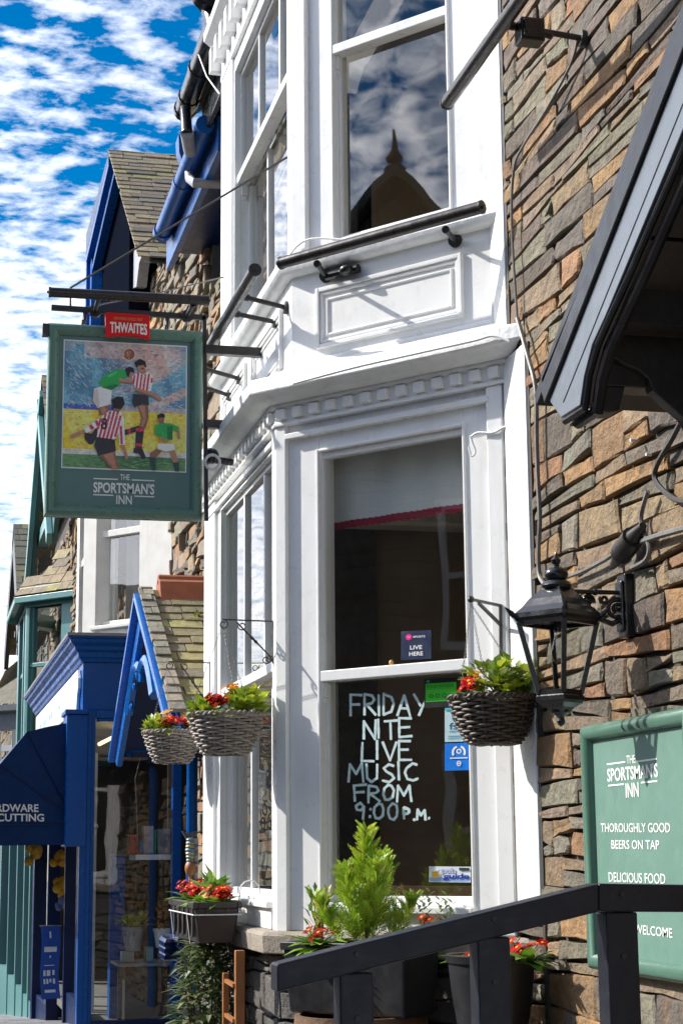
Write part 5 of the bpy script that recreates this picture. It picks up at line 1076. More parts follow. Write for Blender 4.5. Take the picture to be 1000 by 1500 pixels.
def awning():
    A = lambda px, py: ax(px, py, XS-.06); t = thing('awning', 'navy canvas awning with white lettering over the hardware shop door', 'awning', (-20, -1.4, 1.9))
    xr, xl = XS-.06, -23.6
    K = [A(104, 1058), A(72, 1064), A(40, 1072), A(0, 1120), A(-30, 1165), A(-45, 1208)]     # side outline from the wall over the hood
    hinge = A(104, 1196); c = MB(); N_ = len(K)
    for i in range(N_-1):
        c.face([K[i], K[i+1], hinge]); a, b = K[i].copy(), K[i+1].copy(); a.x = xl; b.x = xl; c.face([K[i], a, b, K[i+1]]); c.face([a, Vector((xl, hinge.y, hinge.z)), b])
    zb = A(60, 1208).z; c.face([hinge, K[-1], A(104, 1208)])
    bm_pts = c; part('canopy', c, [CANVAS], t)
    g = MB(); e = K[-1]; z1 = A(60, 1238).z; n = 24; side = [Vector((xr, -.93+(e.y+.93)*i/8, e.z)) for i in range(9)]+[Vector((xr+(xl-xr)*i/20, e.y, e.z)) for i in range(1, 21)]
    for i, (a, b) in enumerate(zip(side, side[1:])):
        o = lambda k: .008*sin(k*1.9); g.face([a, b, Vector((b.x+o(i+1), b.y+o(i+1), z1)), Vector((a.x+o(i), a.y+o(i), z1))])
    part('valance', g, [CANVAS], t)
    g = MB()
    for k in (K[2], K[3], K[0]): g.tube([k+Vector((.004, 0, 0)), hinge+Vector((.004, 0, 0))], .008, 6)
    g.tube([K[-1]+Vector((.006, 0, 0)), A(104, 1207)+Vector((.006, 0, 0))], .007, 6); part('rib', g, [NAVY], t)
    g = MB(); f = lambda px, py: ax(px, py, XS-.054)
    def ln(body, x0, y, x1, h): a = f(x0, y); text(g, body, a, f(x1, y+.5)-a, f(x0, y-h)-a, bold=.02)
    ln('HARDWARE', -26, 1189, 57, 11.5); ln('KEY CUTTING', -36, 1203, 65, 11.5); part('lettering', g, [SIGNW2], t)
awning()
def banner():
    y = -.98; p0, p1 = ax(60, 1357, -19.5), ax(88, 1357, -19.5); b = ax(64, 1464, -19.5)
    t = thing('hanging_banner', 'bright blue banner with white print hanging in the shop doorway', 'banner', p0); g = MB(); n = 8; m = 10
    P = lambda u, v: Vector((-19.5+.05*sin(v*3+u*2), p0.y+(p1.y-p0.y)*(u+.10*v*v)+.01*sin(v*7), p0.z+(b.z-p0.z)*v))
    for i in range(n):
        for j in range(m): g.face([P(i/n, (j+1)/m), P((i+1)/n, (j+1)/m), P((i+1)/n, j/m), P(i/n, j/m)])
    part('cloth', g, [mat('banner_blue', (.0, .06, .36), .6)], t, smooth=True)
    g = MB(); W = (.6, .66, .75)
    for (u0, u1, v0, v1) in ((.42, .5, .07, .16), (.15, .8, .28, .35), (.45, .52, .40, .43), (.2, .75, .53, .54), (.18, .3, .60, .68), (.36, .55, .60, .68), (.66, .78, .6, .67), (.18, .28, .72, .79), (.34, .44, .72, .79), (.5, .6, .72, .77), (.68, .8, .72, .79), (.2, .78, .87, .91)):
        q = [P(u0, v1), P(u1, v1), P(u1, v0), P(u0, v0)]; g.face([x+Vector((.012, 0, 0)) for x in q], 0, W)
    part('print', g, [FLATC], t)
    g = MB(); g.tube([P(-.05, 0)+Vector((0, 0, .005)), P(1.05, 0)+Vector((0, 0, .005))], .008, 6); part('rod', g, [CHAIN], t)
    for i, (px, py, c, lab) in enumerate(((86, 1262, (.55, .27, .02), 'yellow duster hanging high in the shop doorway'), (92, 1300, (.6, .33, .02), 'orange-yellow bundle hanging midway in the shop doorway'), (95, 1325, (.12, .15, .3), 'lavender blue bundle hanging below the yellow one'), (50, 1250, (.5, .28, .03), 'yellow bundle hanging under the far side of the awning'))):
        p = ax(px, py, -19.9 if px > 60 else -21.0); g = MB(); rng = random.Random(i)
        for k in range(9): g.ball(p+Vector((rng.uniform(-.05, .05), rng.uniform(-.06, .06), rng.uniform(-.09, .09))), rng.uniform(.035, .06), 7, 5)
        single('hanging_goods', g, [mat('bundle_cloth_%s' % 'abcd'[i], c, .8)], lab, 'hanging goods', p, 'goods hanging in the shop doorway', smooth=True)
banner()

# ------------------------------------------------------------------ little blue gabled porch with slates
def blue_porch():
    yp = -.75; ap = ay(215, 868, yp); lf = ay(189, 1072, yp); rf = ay(266, 1050, yp); hw = max(ap.x-lf.x, rf.x-ap.x)*.96; zf = min(lf.z, rf.z)
    L, Rr = Vector((ap.x-hw*.88, yp, zf)), Vector((ap.x+hw, yp, zf)); t = thing('slated_porch', 'small blue gabled porch with mossy slates and a terracotta ridge', 'porch', (ap.x, 0, zf))
    v = (ap-Rr).normalized(); g = MB(); slates(g, Rr+Vector((0, .0, 0)), (0, 1, 0), v, .78, (ap-Rr).length, ch=.15, sw=.30, seed=41, th=.018, pal=[((.33, .28, .11), 3), ((.27, .23, .11), 3), ((.38, .33, .13), 2), ((.21, .18, .11), 2)])
    vl = (ap-L).normalized(); slates(g, L, (0, 1, 0), vl, .78, (ap-L).length, ch=.15, sw=.30, seed=42, th=.018); part('slate_roof', g, [SLATE], t)
    g = MB(); slates(g, Rr+Vector((0, -.075, .03)), (0, 1, 0), v, .12, (ap-Rr).length, ch=.13, sw=.3, seed=43, th=.022, pal=[((.30, .27, .2), 3), ((.24, .22, .17), 2)]); part('verge_slate', g, [SLATE], t)
    for a, nm in ((Rr, 1), (L, 0)):
        d = (ap-a).normalized(); n = Vector((-d.z, 0, d.x)) if d.x > 0 else Vector((d.z, 0, -d.x)); n = n if n.z < 0 else -n
        g = MB(); q = [a+n*.02-d*.12, ap+n*.02, ap+n*.24, a+n*.20+d*.0]; q = [p+Vector((0, -.05, 0)) for p in q]; g.prism(q, (0, .05, 0)); part('bargeboard', g, [BLUEL], t, bevel=.005)
        g = MB(); g.bar(a-d*.14+n*.03+Vector((0, -.075, 0)), ap+n*.03+Vector((0, -.075, 0)), .06, .05); part('bargeboard_moulding', g, [BLUEL], t, bevel=.006)
        g = MB(); g.hexa([a+n*.1, ap+n*.1, ap+n*.1+Vector((0, .72, 0)), a+n*.1+Vector((0, .72, 0)), a+n*.02, ap+n*.02, ap+n*.02+Vector((0, .72, 0)), a+n*.02+Vector((0, .72, 0))]); part('soffit', g, [NAVY], t)
    # pierced ornament under the apex
    g = MB(); c = ap+Vector((0, -.03, -.62))
    for s in (-1, 1):
        pts = [c+Vector((s*hw*.42*k/8, 0, .13*sin(k/8*pi)*.9-.28*(k/8)**1.5)) for k in range(9)]; g.tube(pts, .045, 6)
        for k in (3, 5, 7): g.ball(pts[k]+Vector((0, 0, -.05)), .05, 8, 6, sc=(1, .4, 1))
    g.tube([c, c+Vector((0, 0, -.10))], .03, 6); part('pierced_ornament', g, [BLUEL], t)
    g = MB(); g.bar((L.x+.1, yp+.06, zf+.02), (L.x+.1, 0, zf+.02), .1, .12); part('wall_plate', g, [BLUE], t); g = MB(); g.bar((Rr.x-.1, yp+.06, zf+.02), (Rr.x-.1, 0, zf+.02), .1, .12); part('wall_plate', g, [BLUE], t)
    for xx in (L.x+.06,):
        g = MB(); g.tube([(xx, yp+.05, zf-.08), (xx, yp+.05, zf-.02)], .06, 10); part('finial_ball', g, [BLUE], t)
    g = MB(); r = .13; z = ap.z+.02
    for (ya, yb) in ((-.66, -.20), (-.19, .02)):
        pr = [(.19*s, -.15+.0) for s in (-1,)]
        q = [(-.24, -.20), (-.10, .06), (-.05, .085), (.05, .085), (.10, .06), (.24, -.20)]
        g.prism([(ap.x+a, ya, z+b) for a, b in q], (0, yb-ya, 0)); g.tube([(ap.x, ya, z+.085), (ap.x, yb, z+.085)], .045, 10)
    part('ridge_tile', g, [TERRA], t, bevel=.006)
    g = MB(); p = Vector((ap.x+.45, -.35, ap.z-.28)); rng = random.Random(3)
    part_pts = p
    for i in range(60):
        a = rng.uniform(0, 6.28); b = p+Vector((rng.gauss(0, .06), rng.gauss(0, .13), rng.uniform(-.02, .05))); d = Vector((cos(a), sin(a), rng.uniform(.4, 1.2))).normalized(); l = rng.uniform(.04, .09); w = d.cross((0, 0, 1)).normalized()*.012
        g.face([b, b+d*l*.5+w, b+d*l, b+d*l*.5-w], 0, rng.choice([(.16, .2, .02), (.08, .12, .02), (.2, .2, .03)]))
    single('moss_clump', g, [LEAFM], 'small yellow-green weed growing below the terracotta ridge', 'weed', p)
blue_porch()

# ------------------------------------------------------------------ teal house, dark gabled house and the far end of the street
def teal_house():
    t = thing('teal_house', 'house with teal shopfront, teal bay window and tall teal gable', 'house', (-29, 0, gz(-29)))
    g = MB(); stones(g, WALL, 23.95, 36, 2.6, 7.4, seed=51, h=(.12, .2), l=(.3, .6), relief=.03); WALL.box(g, 23.95, 36, -1.5, 7.4, -.4, -.03, 1)
    g.prism([(-23.95-.6, .03, 7.4), (-36, .03, 7.4), (-30.9, .03, 9.6)], (0, .3, 0), 1); part('wall', g, [STONEFAR, MORTAR], t)
    # gable verge boards and slates
    yg = -.35; ap = ay(65, 551, yg); lf = ay(42, 845, yg); v = (ap-lf).normalized(); n = Vector((v.z, 0, -v.x)); rf = Vector((2*ap.x-lf.x, yg, lf.z))
    for a in (lf, rf):
        d = (ap-a).normalized(); nn = Vector((-d.z, 0, d.x)); nn = nn if nn.z < 0 else -nn
        g = MB(); g.hexa([a+nn*.6, ap+nn*.6, ap+nn*.6+Vector((0, .08, 0)), a+nn*.6+Vector((0, .08, 0)), a, ap, ap+Vector((0, .08, 0)), a+Vector((0, .08, 0))]); part('bargeboard', g, [TEALD], t, bevel=.01)
        g = MB(); g.bar(a+nn*.55+Vector((0, -.06, 0)), ap+nn*.62+Vector((0, -.06, 0)), .10, .22); part('bargeboard_moulding', g, [TEAL], t, bevel=.01)
    g = MB(); slates(g, rf+Vector((0, -.05, 0)), (0, 1, 0), (ap-rf), 3, (ap-rf).length, ch=.24, sw=.35, seed=52); slates(g, lf+Vector((0, -.05, 0)), (0, 1, 0), (ap-lf), 3, (ap-lf).length, ch=.24, sw=.35, seed=53); part('roof', g, [SLATE], t)
    g = MB(); b = ay(65, 775, -.2); g.box(ap.x-2.6, ap.x+2.6, -.25, -.05, b.z-.15, b.z+.1); part('tie_beam', g, [TEAL], t, bevel=.01)
    # canted bay
    Bt = ay(37, 1000, -.72); jx = Bt.x-U.x*(.72/sin(TH)); C4 = Fr((jx, 0, 0), U, NN); L4 = .72/sin(TH); F4 = Fr((Bt.x, -.72, 0), (-1, 0, 0), (0, -1, 0)); XL4 = Bt.x-2.6; xm = (Bt.x+XL4)/2
    def bx(d):
        p = Vector((jx, 0, 0))+NN*d; y = -.72-d; k = (y-p.y)/U.y; b = p+U*k; a0 = jx+d/sin(TH); return [(a0, .02), (b.x, y), (2*xm-b.x, y), (2*xm-a0, .02)]
    zt, zc, zb = ay(28, 868, -.9).z, ay(33, 905, -.72).z, ay(33, 1102, -.72).z
    g = MB(); sweep(g, [(-.3, zc), (.02, zc), (.03, zc+.12), (.10, zc+.22), (.12, zc+.34), (.20, zt-.12), (.22, zt-.1), (.22, zt), (-.3, zt+.02)], bx); part('bay_cornice', g, [TEAL], t, bevel=.008)
    g = MB()
    for i in range(14):
        c = (i+.5)*L4/14; g = MB(); C4.box(g, c-.02, c+.02, zc+.14, zc+.21, 0, .07); part('dentil', g, [TEALD], t)
    s0, s1 = C4.px(92, 1000, -.1)[0], C4.px(50, 1000, -.1)[0]; zr = C4.px(70, 973, -.1)[1]; ztop = C4.px(70, 886, -.1)[1]
    g = MB(); C4.box(g, -.05, s0-.04, zb, zc, -.2, 0); C4.box(g, s1+.04, L4, zb, zc, -.2, 0); C4.box(g, s0-.039, s1+.039, ztop+.03, zc, -.2, -.02); C4.box(g, s0-.039, s1+.039, zb, zb+.3, -.2, -.02); C4.box(g, -.1, L4+.02, zb-.12, zb+.02, -.2, .06)
    F4.box(g, 0.001, .3, zb, zc, -.2, 0); F4.box(g, .9, 1.1, zb, zc, -.2, -.01); F4.box(g, 2.2, 2.6, zb, zc, -.2, 0); F4.box(g, .3, 2.2, zr-.04, zr+.04, -.15, -.04); F4.box(g, .3, 2.2, ztop, zc, -.2, -.02); F4.box(g, .3, 2.2, zb, zb+.3, -.2, -.02); part('bay_post', g, [TEAL], t, bevel=.008)
    g = MB(); C4.box(g, s0-.039, s1+.039, zr-.035, zr+.035, -.12, -.03); C4.rim(g, s0-.04, s1+.04, zb+.3, ztop+.03, .04, -.14, -.06); w = part('sash_window', g, [TEAL], t, bevel=.005)
    g = MB(); C4.quad(g, s0, s1, zb+.3, ztop, -.1); F4.quad(g, .3, 2.2, zb+.3, ztop, -.1); part('glass', g, [GLASS], w)
    g = MB(); g.box(jx-2.5, jx+.1, .3, .4, zb, zc); part('bay_back', g, [DARK], t)
    # hipped slate roof on the bay
    P = bx(.2); tp = ay(96, 818, 0).z; g = MB(); A_, B_, C_, D_ = [Vector((p[0], p[1], zt+.02)) for p in P]; T0, T1 = Vector((B_.x+.15, 0, tp)), Vector((C_.x, 0, tp))
    def hip(a, b, c2, d2, seed):
        u = (b-a); L = u.length; u.normalize(); m_ = (c2+d2)/2-(a+b)/2; vv = (m_-u*m_.dot(u)); H = vv.length; vv.normalize()
        def keep(s, r):
            f_ = r/H; lo = (c2-a).dot(u)*f_; hi = L+((d2-b).dot(u))*f_; return lo-.03 <= s <= hi+.03
        slates(g, a, u, vv, L, H, ch=.2, sw=.32, seed=seed, shape=keep); g.mesh([a, b, d2, c2], [(0, 1, 2, 3)], 1, (.06, .055, .05))
    hip(A_, B_, T0+Vector((.01, 0, 0)), T0, 61); hip(B_, C_, T0, T1, 62); part('bay_roof', g, [SLATE, MORTAR], t)
    # teal shopfront posts at street level
    y = -.95
    for px, w in ((72, 0), (50, 1), (28, 1), (11, 1), (0, 1)):
        pass
    for x, w, d in ((-24.15, .32, .0), (-25.4, .14, .0), (-26.7, .14, .0), (-28.6, .16, 0), (-31, .16, 0), (-34, .3, .0)):
        g = MB(); g.box(x-w/2, x+w/2, y-d, y+.2, gz(x)-.2, 2.2); part('shopfront_post', g, [TEAL], t, bevel=.01)
    g = MB(); g.box(-34, -24.05, y+.02, y+.12, gz(-34), gz(-29)+.5); g.box(-34, -24.05, y-.03, 0, 2.2, 2.75); part('stall_riser', g, [TEAL], t)
    g = MB(); g.face([(-24.1, y+.1, -1), (-34, y+.1, -1), (-34, y+.1, 2.2), (-24.1, y+.1, 2.2)]); part('shop_window', g, [SHOPGL], t)
    g = MB(); g.box(-34, -24.1, .2, .3, -1.4, 2.7); part('back_wall', g, [GREYSTONE], t)
    g = MB(); path = lambda d: [(-24.0+d, .0), (-24.0+d, y-d), (-34.2, y-d)]
    sweep(g, [(-.2, 2.76), (.03, 2.76), (.10, 2.9), (.2, 3.0), (.2, 3.06), (-.2, 3.1)], path); part('shop_cornice', g, [TEALD], t)
teal_house()
def far_street():
    t = thing('dark_gabled_house', 'dark gabled house with a mossy slate roof beyond the teal house', 'house', (-41, 0, gz(-41)))
    g0 = gz(-40); g = MB(); stones(g, WALL, 36.1, 46, g0, 6.0, seed=71, h=(.2, .3), l=(.4, .9), relief=.03, pal=PALG); WALL.box(g, 36.1, 46, g0, 6.0, -.4, -.03, 1); part('wall', g, [STONEFAR, MORTAR], t)
    yg = -.55; ap = ay(20, 768, yg); lf = ay(6, 960, yg); rf = Vector((2*ap.x-lf.x, yg, lf.z)); g = MB()
    slates(g, rf, (0, 1, 0), (ap-rf), 3.4, (ap-rf).length, ch=.26, sw=.4, seed=72, pal=[((.24, .22, .09), 2), ((.18, .165, .11), 3), ((.14, .13, .1), 2)]); slates(g, lf, (0, 1, 0), (ap-lf), 3, (ap-lf).length, ch=.26, sw=.4, seed=73); part('roof', g, [SLATE], t)
    for a in (lf, rf):
        d = (ap-a).normalized(); nn = Vector((-d.z, 0, d.x)); nn = nn if nn.z < 0 else -nn
        g = MB(); g.hexa([a+nn*.5, ap+nn*.5, ap+nn*.5+Vector((0, .1, 0)), a+nn*.5+Vector((0, .1, 0)), a, ap, ap+Vector((0, .1, 0)), a+Vector((0, .1, 0))]); part('bargeboard', g, [BARGE], t)
    g = MB(); g.prism([lf+Vector((.3, .5, 0)), rf+Vector((-.3, .5, 0)), ap+Vector((0, .5, -.3))], (0, .2, 0)); part('gable_wall', g, [MORTAR], t)
    b = ay(10, 945, -1.3); g = MB(); zt = b.z; xa = -36.4
    path = lambda d: [(xa+d, 0), (xa-1.0+d*.6, -1.25-d), (-44, -1.25-d)]
    sweep(g, [(-.3, zt-.5), (.0, zt-.5), (.0, zt-.16), (.15, zt-.12), (.15, zt), (-.3, zt+.02)], path); part('bay_cornice', g, [LEADG], t)
    g = MB(); P = [Vector((*p, zt+.02)) for p in path(.15)]; T = Vector((xa-1.2, 0, zt+1.0)); g.mesh([P[0], P[1], T], [(0, 1, 2)], 0, (.2, .18, .13)); T2 = Vector((-44, 0, zt+1.0)); g.mesh([P[1], P[2], T2, T], [(0, 1, 2, 3)], 0, (.2, .18, .13)); part('bay_roof', g, [SLATE], t)
    g = MB(); P = [Vector((*p, gz(-38))) for p in path(-.02)]; 
    for a, c in zip(P, P[1:]): g.mesh([a, c, c+Vector((0, 0, zt-.5-gz(-38))), a+Vector((0, 0, zt-.5-gz(-38)))], [(0, 1, 2, 3)], 0)
    part('bay_glazing', g, [GLASS], t)
    g = MB(); g.box(-44, -36.6, -.3, -.2, gz(-38), zt-.5); part('curtain', g, [CREAM], t)
    g = MB()
    for k in range(5): p = P[0].lerp(P[1], k/4); g.box(p.x-.05, p.x+.05, p.y-.05, p.y+.05, gz(-38), zt-.5)
    zz = ay(10, 1045, -1.2).z; a, c = P[0], P[1]; g.bar(a+Vector((0, 0, zz-a.z)), c+Vector((0, 0, zz-c.z)), .1, .12); part('bay_frame', g, [WHITE], t)
    for (xa, xb, h, ah, lab) in ((-46.2, -58, 6.2, 10.2, 'ochre stone house at the far end of the street'), (-58.2, -75, 5.0, 8.0, 'low stone house closing the far end of the street')):
        t = thing('street_house', lab, 'house', ((xa+xb)/2, 0, gz(xa))); g = MB(); stones(g, WALL, -xa, -xb, gz(xb), h, seed=int(-xa), h=(.25, .35), l=(.5, 1.0), relief=.03); WALL.box(g, -xa, -xb, gz(xb), h, -6, -.03, 1)
        g.box(xa-.02, xa-.0, .0, 5, gz(xb), h, 0, (.3, .22, .1)); part('wall', g, [STONEFAR, MORTAR], t)
        g = MB(); slates(g, (xb, -.4, h), (1, 0, 0), (0, 1, .9), xa-xb, 4.5, ch=.3, sw=.5, seed=80); part('roof', g, [SLATE], t)
        for k in range(3): g = MB(); x = xa-1.5-k*3.2; WALL.rim(g, -x, -x+1.3, 1.0, 2.8, .1, -.02, .06); w = part('window', g, [WHITE], t); g = MB(); WALL.quad(g, -x+.1, -x+1.2, 1.1, 2.7, .0); part('pane', g, [BLACK], w)
far_street()

# ------------------------------------------------------------------ plants
GREENS = [(.13, .28, .025), (.19, .36, .03), (.09, .20, .02), (.27, .42, .05)]
LIMES = [(.42, .50, .035), (.52, .58, .06), (.30, .42, .03), (.20, .32, .03)]
def leaf(mb, b, d, L, w, col, up=(0, 0, 1), droop=.35, fold=.25, segs=3, tip=.05):
    b = Vector(b); d = Vector(d).normalized(); r = d.cross(Vector(up)); r = r.normalized() if r.length > .01 else Vector((1, 0, 0)); n = r.cross(d)
    rows = []
    for i in range(segs+1):
        t = i/segs; ww = w*(sin(pi*min(.97, .12+t*.86))**.8)/2*(1 if i < segs else tip*4); p = b+d*L*t+n*(-droop*L*t*t)
        rows.append((p-r*ww+n*fold*ww, p, p+r*ww+n*fold*ww))
    vs = [v for r3 in rows for v in r3]; fs = []
    for i in range(segs):
        for k in range(2): a = i*3+k; fs.append((a, a+1, a+4, a+3))
    mb.mesh(vs, fs, 0, col)
def flower(mb, c, nrm, r, col, eye=(.75, .48, .02), rng=random):
    c = Vector(c); n = Vector(nrm).normalized(); u = n.cross((0.3, .2, 1)).normalized(); v = n.cross(u); a0 = rng.uniform(0, 6)
    for k in range(5):
        a = a0+k*2*pi/5; e = u*cos(a)+v*sin(a); s = u*cos(a+pi/2)+v*sin(a+pi/2); cc = tuple(x*rng.uniform(.75, 1.15) for x in col)
        up = n*rng.uniform(.0, .12)*r
        mb.mesh([c, c+e*r*.55-s*r*.36+up, c+e*r*.98-s*r*.30+up*1.5, c+e*r*.88+up, c+e*r*.98+s*r*.30+up*1.5, c+e*r*.55+s*r*.36+up], [(0, 1, 2, 3), (0, 3, 4, 5)], 0, cc)
    o = n*r*.10; mb.face([c+o+(u*cos(2*pi*i/8)+v*sin(2*pi*i/8))*r*.26 for i in range(8)], 0, eye)
TOCAM = lambda p: (CAM-Vector(p)).normalized()
def primula(c, label, r=.09, nl=14, nf=12, col=(.42, .002, .004), eye=(.75, .42, .02), cols=GREENS, seed=0, group='red primroses in pots and baskets', h=.07, fl_r=.02, dirs=None, cat='flower plant'):
    rng = random.Random(seed); c = Vector(c); t = thing('primrose', label, cat, c, group); g = MB()
    for i in range(nl):
        a = rng.uniform(0, 2*pi); el = rng.uniform(.15, .9); d = Vector((cos(a), sin(a), el)); leaf(g, c+Vector((cos(a)*.01, sin(a)*.01, 0)), d, r*rng.uniform(.8, 1.35), r*rng.uniform(.38, .55), pick(rng, [(k, 1) for k in cols]), droop=rng.uniform(.2, .6))
    part('foliage', g, [LEAFM], t, smooth=True)
    g = MB(); f = TOCAM(c)
    for i in range(nf):
        a = rng.uniform(0, 2*pi); q = rng.uniform(0, 1)**.5*r*.62; p = c+Vector((q*cos(a), q*sin(a), h*rng.uniform(.55, 1.15)))
        n = (Vector((cos(a)*.5, sin(a)*.5, 1))+Vector((-.5, -.9, .2))*.5+f*.55+Vector((rng.uniform(-.3, .3), rng.uniform(-.3, .3), 0))); flower(g, p, n, fl_r*rng.uniform(.85, 1.2), col, eye, rng)
        g.tube([c+Vector((0, 0, .01)), p-n.normalized()*.004], .0016, 4, 0, False, (.12, .2, .05))
    part('flowers', g, [PETAL], t)
    return t
def bushy(name, c, label, cat, n, rad, L, w, cols, seed=0, group=None, upb=.4, fold=.25, stem=True):
    rng = random.Random(seed); c = Vector(c); t = thing(name, label, cat, c, group); g = MB()
    for i in range(n):
        th = rng.uniform(0, 2*pi); ph = rng.uniform(-1, 1); q = rng.random()**.45
        p = c+Vector((rad[0]*q*sqrt(1-ph*ph)*cos(th), rad[1]*q*sqrt(1-ph*ph)*sin(th), rad[2]*(1+q*ph)))
        d = (p-(c+Vector((0, 0, rad[2]*.4)))).normalized()+Vector((rng.uniform(-.5, .5), rng.uniform(-.5, .5), upb+rng.uniform(-.4, .4)))
        leaf(g, p, d, L*rng.uniform(.7, 1.25), w*rng.uniform(.75, 1.2), pick(rng, [(k, 1) for k in cols]), droop=rng.uniform(.05, .5), fold=fold, segs=2)
    part('foliage', g, [LEAFM], t)
    if stem:
        g = MB()
        for i in range(9):
            a = rng.uniform(0, 6.28); q = rng.uniform(.3, .8); g.tube([c, c+Vector((rad[0]*q*.4*cos(a), rad[1]*q*.4*sin(a), rad[2]*.7)), c+Vector((rad[0]*q*cos(a), rad[1]*q*sin(a), rad[2]*rng.uniform(1, 1.6)))], [.005, .004, .002], 5)
        part('stem', g, [WOODI], t)
    return t

# ------------------------------------------------------------------ hanging baskets
def basket(name, label, centre, R, H, hook, m, seed=0):
    """centre: middle of the rim"""
    c = Vector(centre); t = thing('hanging_basket', label, 'basket', c, 'wicker hanging baskets on the pub'); g = MB(); rows = 16; ns = 16; seg = ns*4; Hh = H
    def rad(u): return R*(.52+.48*(u**.62))           # u=0 bottom, 1 rim
    for r in range(rows):
        u = (r+.5)/rows; rr = rad(u); vs = []; hw = Hh/rows*.56
        for k in range(seg):
            a = 2*pi*k/seg; o = .0085*sin(a*ns/2+(pi if r % 2 else 0))*R/.18
            wob = .003*sin(a*5+r*1.3)
            for q in range(6): b = 2*pi*q/6; vs.append(c+Vector(((rr+o+.0075*cos(b))*cos(a), (rr+o+.0075*cos(b))*sin(a), -Hh+u*Hh+wob+hw*sin(b))))
        fs = [(k*6+q, ((k+1) % seg)*6+q, ((k+1) % seg)*6+(q+1) % 6, k*6+(q+1) % 6) for k in range(seg) for q in range(6)]
        g.mesh(vs, fs)
    part('woven_side', g, [m], t, smooth=True)
    g = MB()
    for k in range(ns):
        a = 2*pi*(k+.5)/ns*1.0; g.tube([c+Vector((rad(u)*cos(a), rad(u)*sin(a), -Hh+u*Hh)) for u in (0, .25, .5, .75, 1)], .006*R/.18, 5)
    part('stakes', g, [m], t, smooth=True)
    g = MB()
    for ph in (0, pi):
        g.tube([c+Vector(((R+.004+.006*cos(a*22+ph))*cos(a), (R+.004+.006*cos(a*22+ph))*sin(a), .004+.007*sin(a*22+ph))) for a in [2*pi*i/160 for i in range(161)]], .0065, 5)
    part('plaited_rim', g, [m], t, smooth=True)
    g = MB(); g.lathe([(rad(0)*.98, -Hh), (R*.93, -.02), (0.001, -.012)], c, 24, capt=False); part('lining', g, [SOIL], t)
    hook = Vector(hook)
    for k in range(3):
        a = 2*pi*k/3+.55+seed; p = c+Vector((R*cos(a), R*sin(a), .006)); g = MB(); n = 46; L = hook-p
        for i in range(n):
            q = p+L*((i+.5)/n); e = L.normalized()*(L.length/n*.78); s = e.cross(Vector((1, 0, .3) if i % 2 else (0, 1, .2))).normalized()*.0042
            for sg in (-1, 1): g.tube([q-e*.5+s*sg*.3, q-e*.25+s*sg, q+e*.25+s*sg, q+e*.5+s*sg*.3],   .0016, 3, 0, False)
        part('chain', g, [CHAIN], t)
    return t
def scroll_bracket(label, w0, w1, tip, m=BLACKM, plain=False):
    """flat bracket: back bar w0 (top) to w1 (bottom) on the wall, arm to tip"""
    w0, w1, tip = Vector(w0), Vector(w1), Vector(tip); t = thing('basket_bracket', label, 'bracket', w0, 'iron brackets of the hanging baskets'); o = (tip-w0); L = o.length; o.normalize(); z = Vector((0, 0, 1))
    g = MB(); th = .011 if plain else .006; g.bar(w0, w1, th*1.5, th, (1, 0, 0)); part('back_bar', g, [m], t)
    g = MB(); g.bar(w0-z*.004, tip, th*1.2, th); part('arm', g, [m], t)
    g = MB()
    if plain:
        g.bar(w0+(w1-w0)*.35, w0+o*L*.75-z*.01, th*1.2, th); g.ball(tip, .016, 8, 6); g.ball(w1, .014, 8, 6)
    else:
        h = (w1-w0).length; a, b = w0-z*h*.86+o*.01, w0+o*L*.72-z*.012; g.tube([a, b], .004, 6)
        for f in (.45, .55): q = a.lerp(b, f); d = (b-a).normalized()*.008; g.tube([q-d*2, q, q+d*2], [.004, .0085, .004], 6)
        def curl(c, r, s, a0): g.tube([c+(o*cos(a0+s*2*pi*1.15*i/18)+z*sin(a0+s*2*pi*1.15*i/18))*(r*(1-.55*i/18)) for i in range(19)], .0032, 5)
        curl(tip-z*.024-o*.004, .024, 1, pi/2); curl(b-z*.018-o*.026, .022, -1, .6); curl(a-z*.012+o*.024, .022, 1, pi*.8); curl(w1+o*.018+z*.02, .02, -1, pi)
        curl(w0+o*.03-z*.06*1.0, .0, 1, 0)
    part('scroll', g, [m], t)
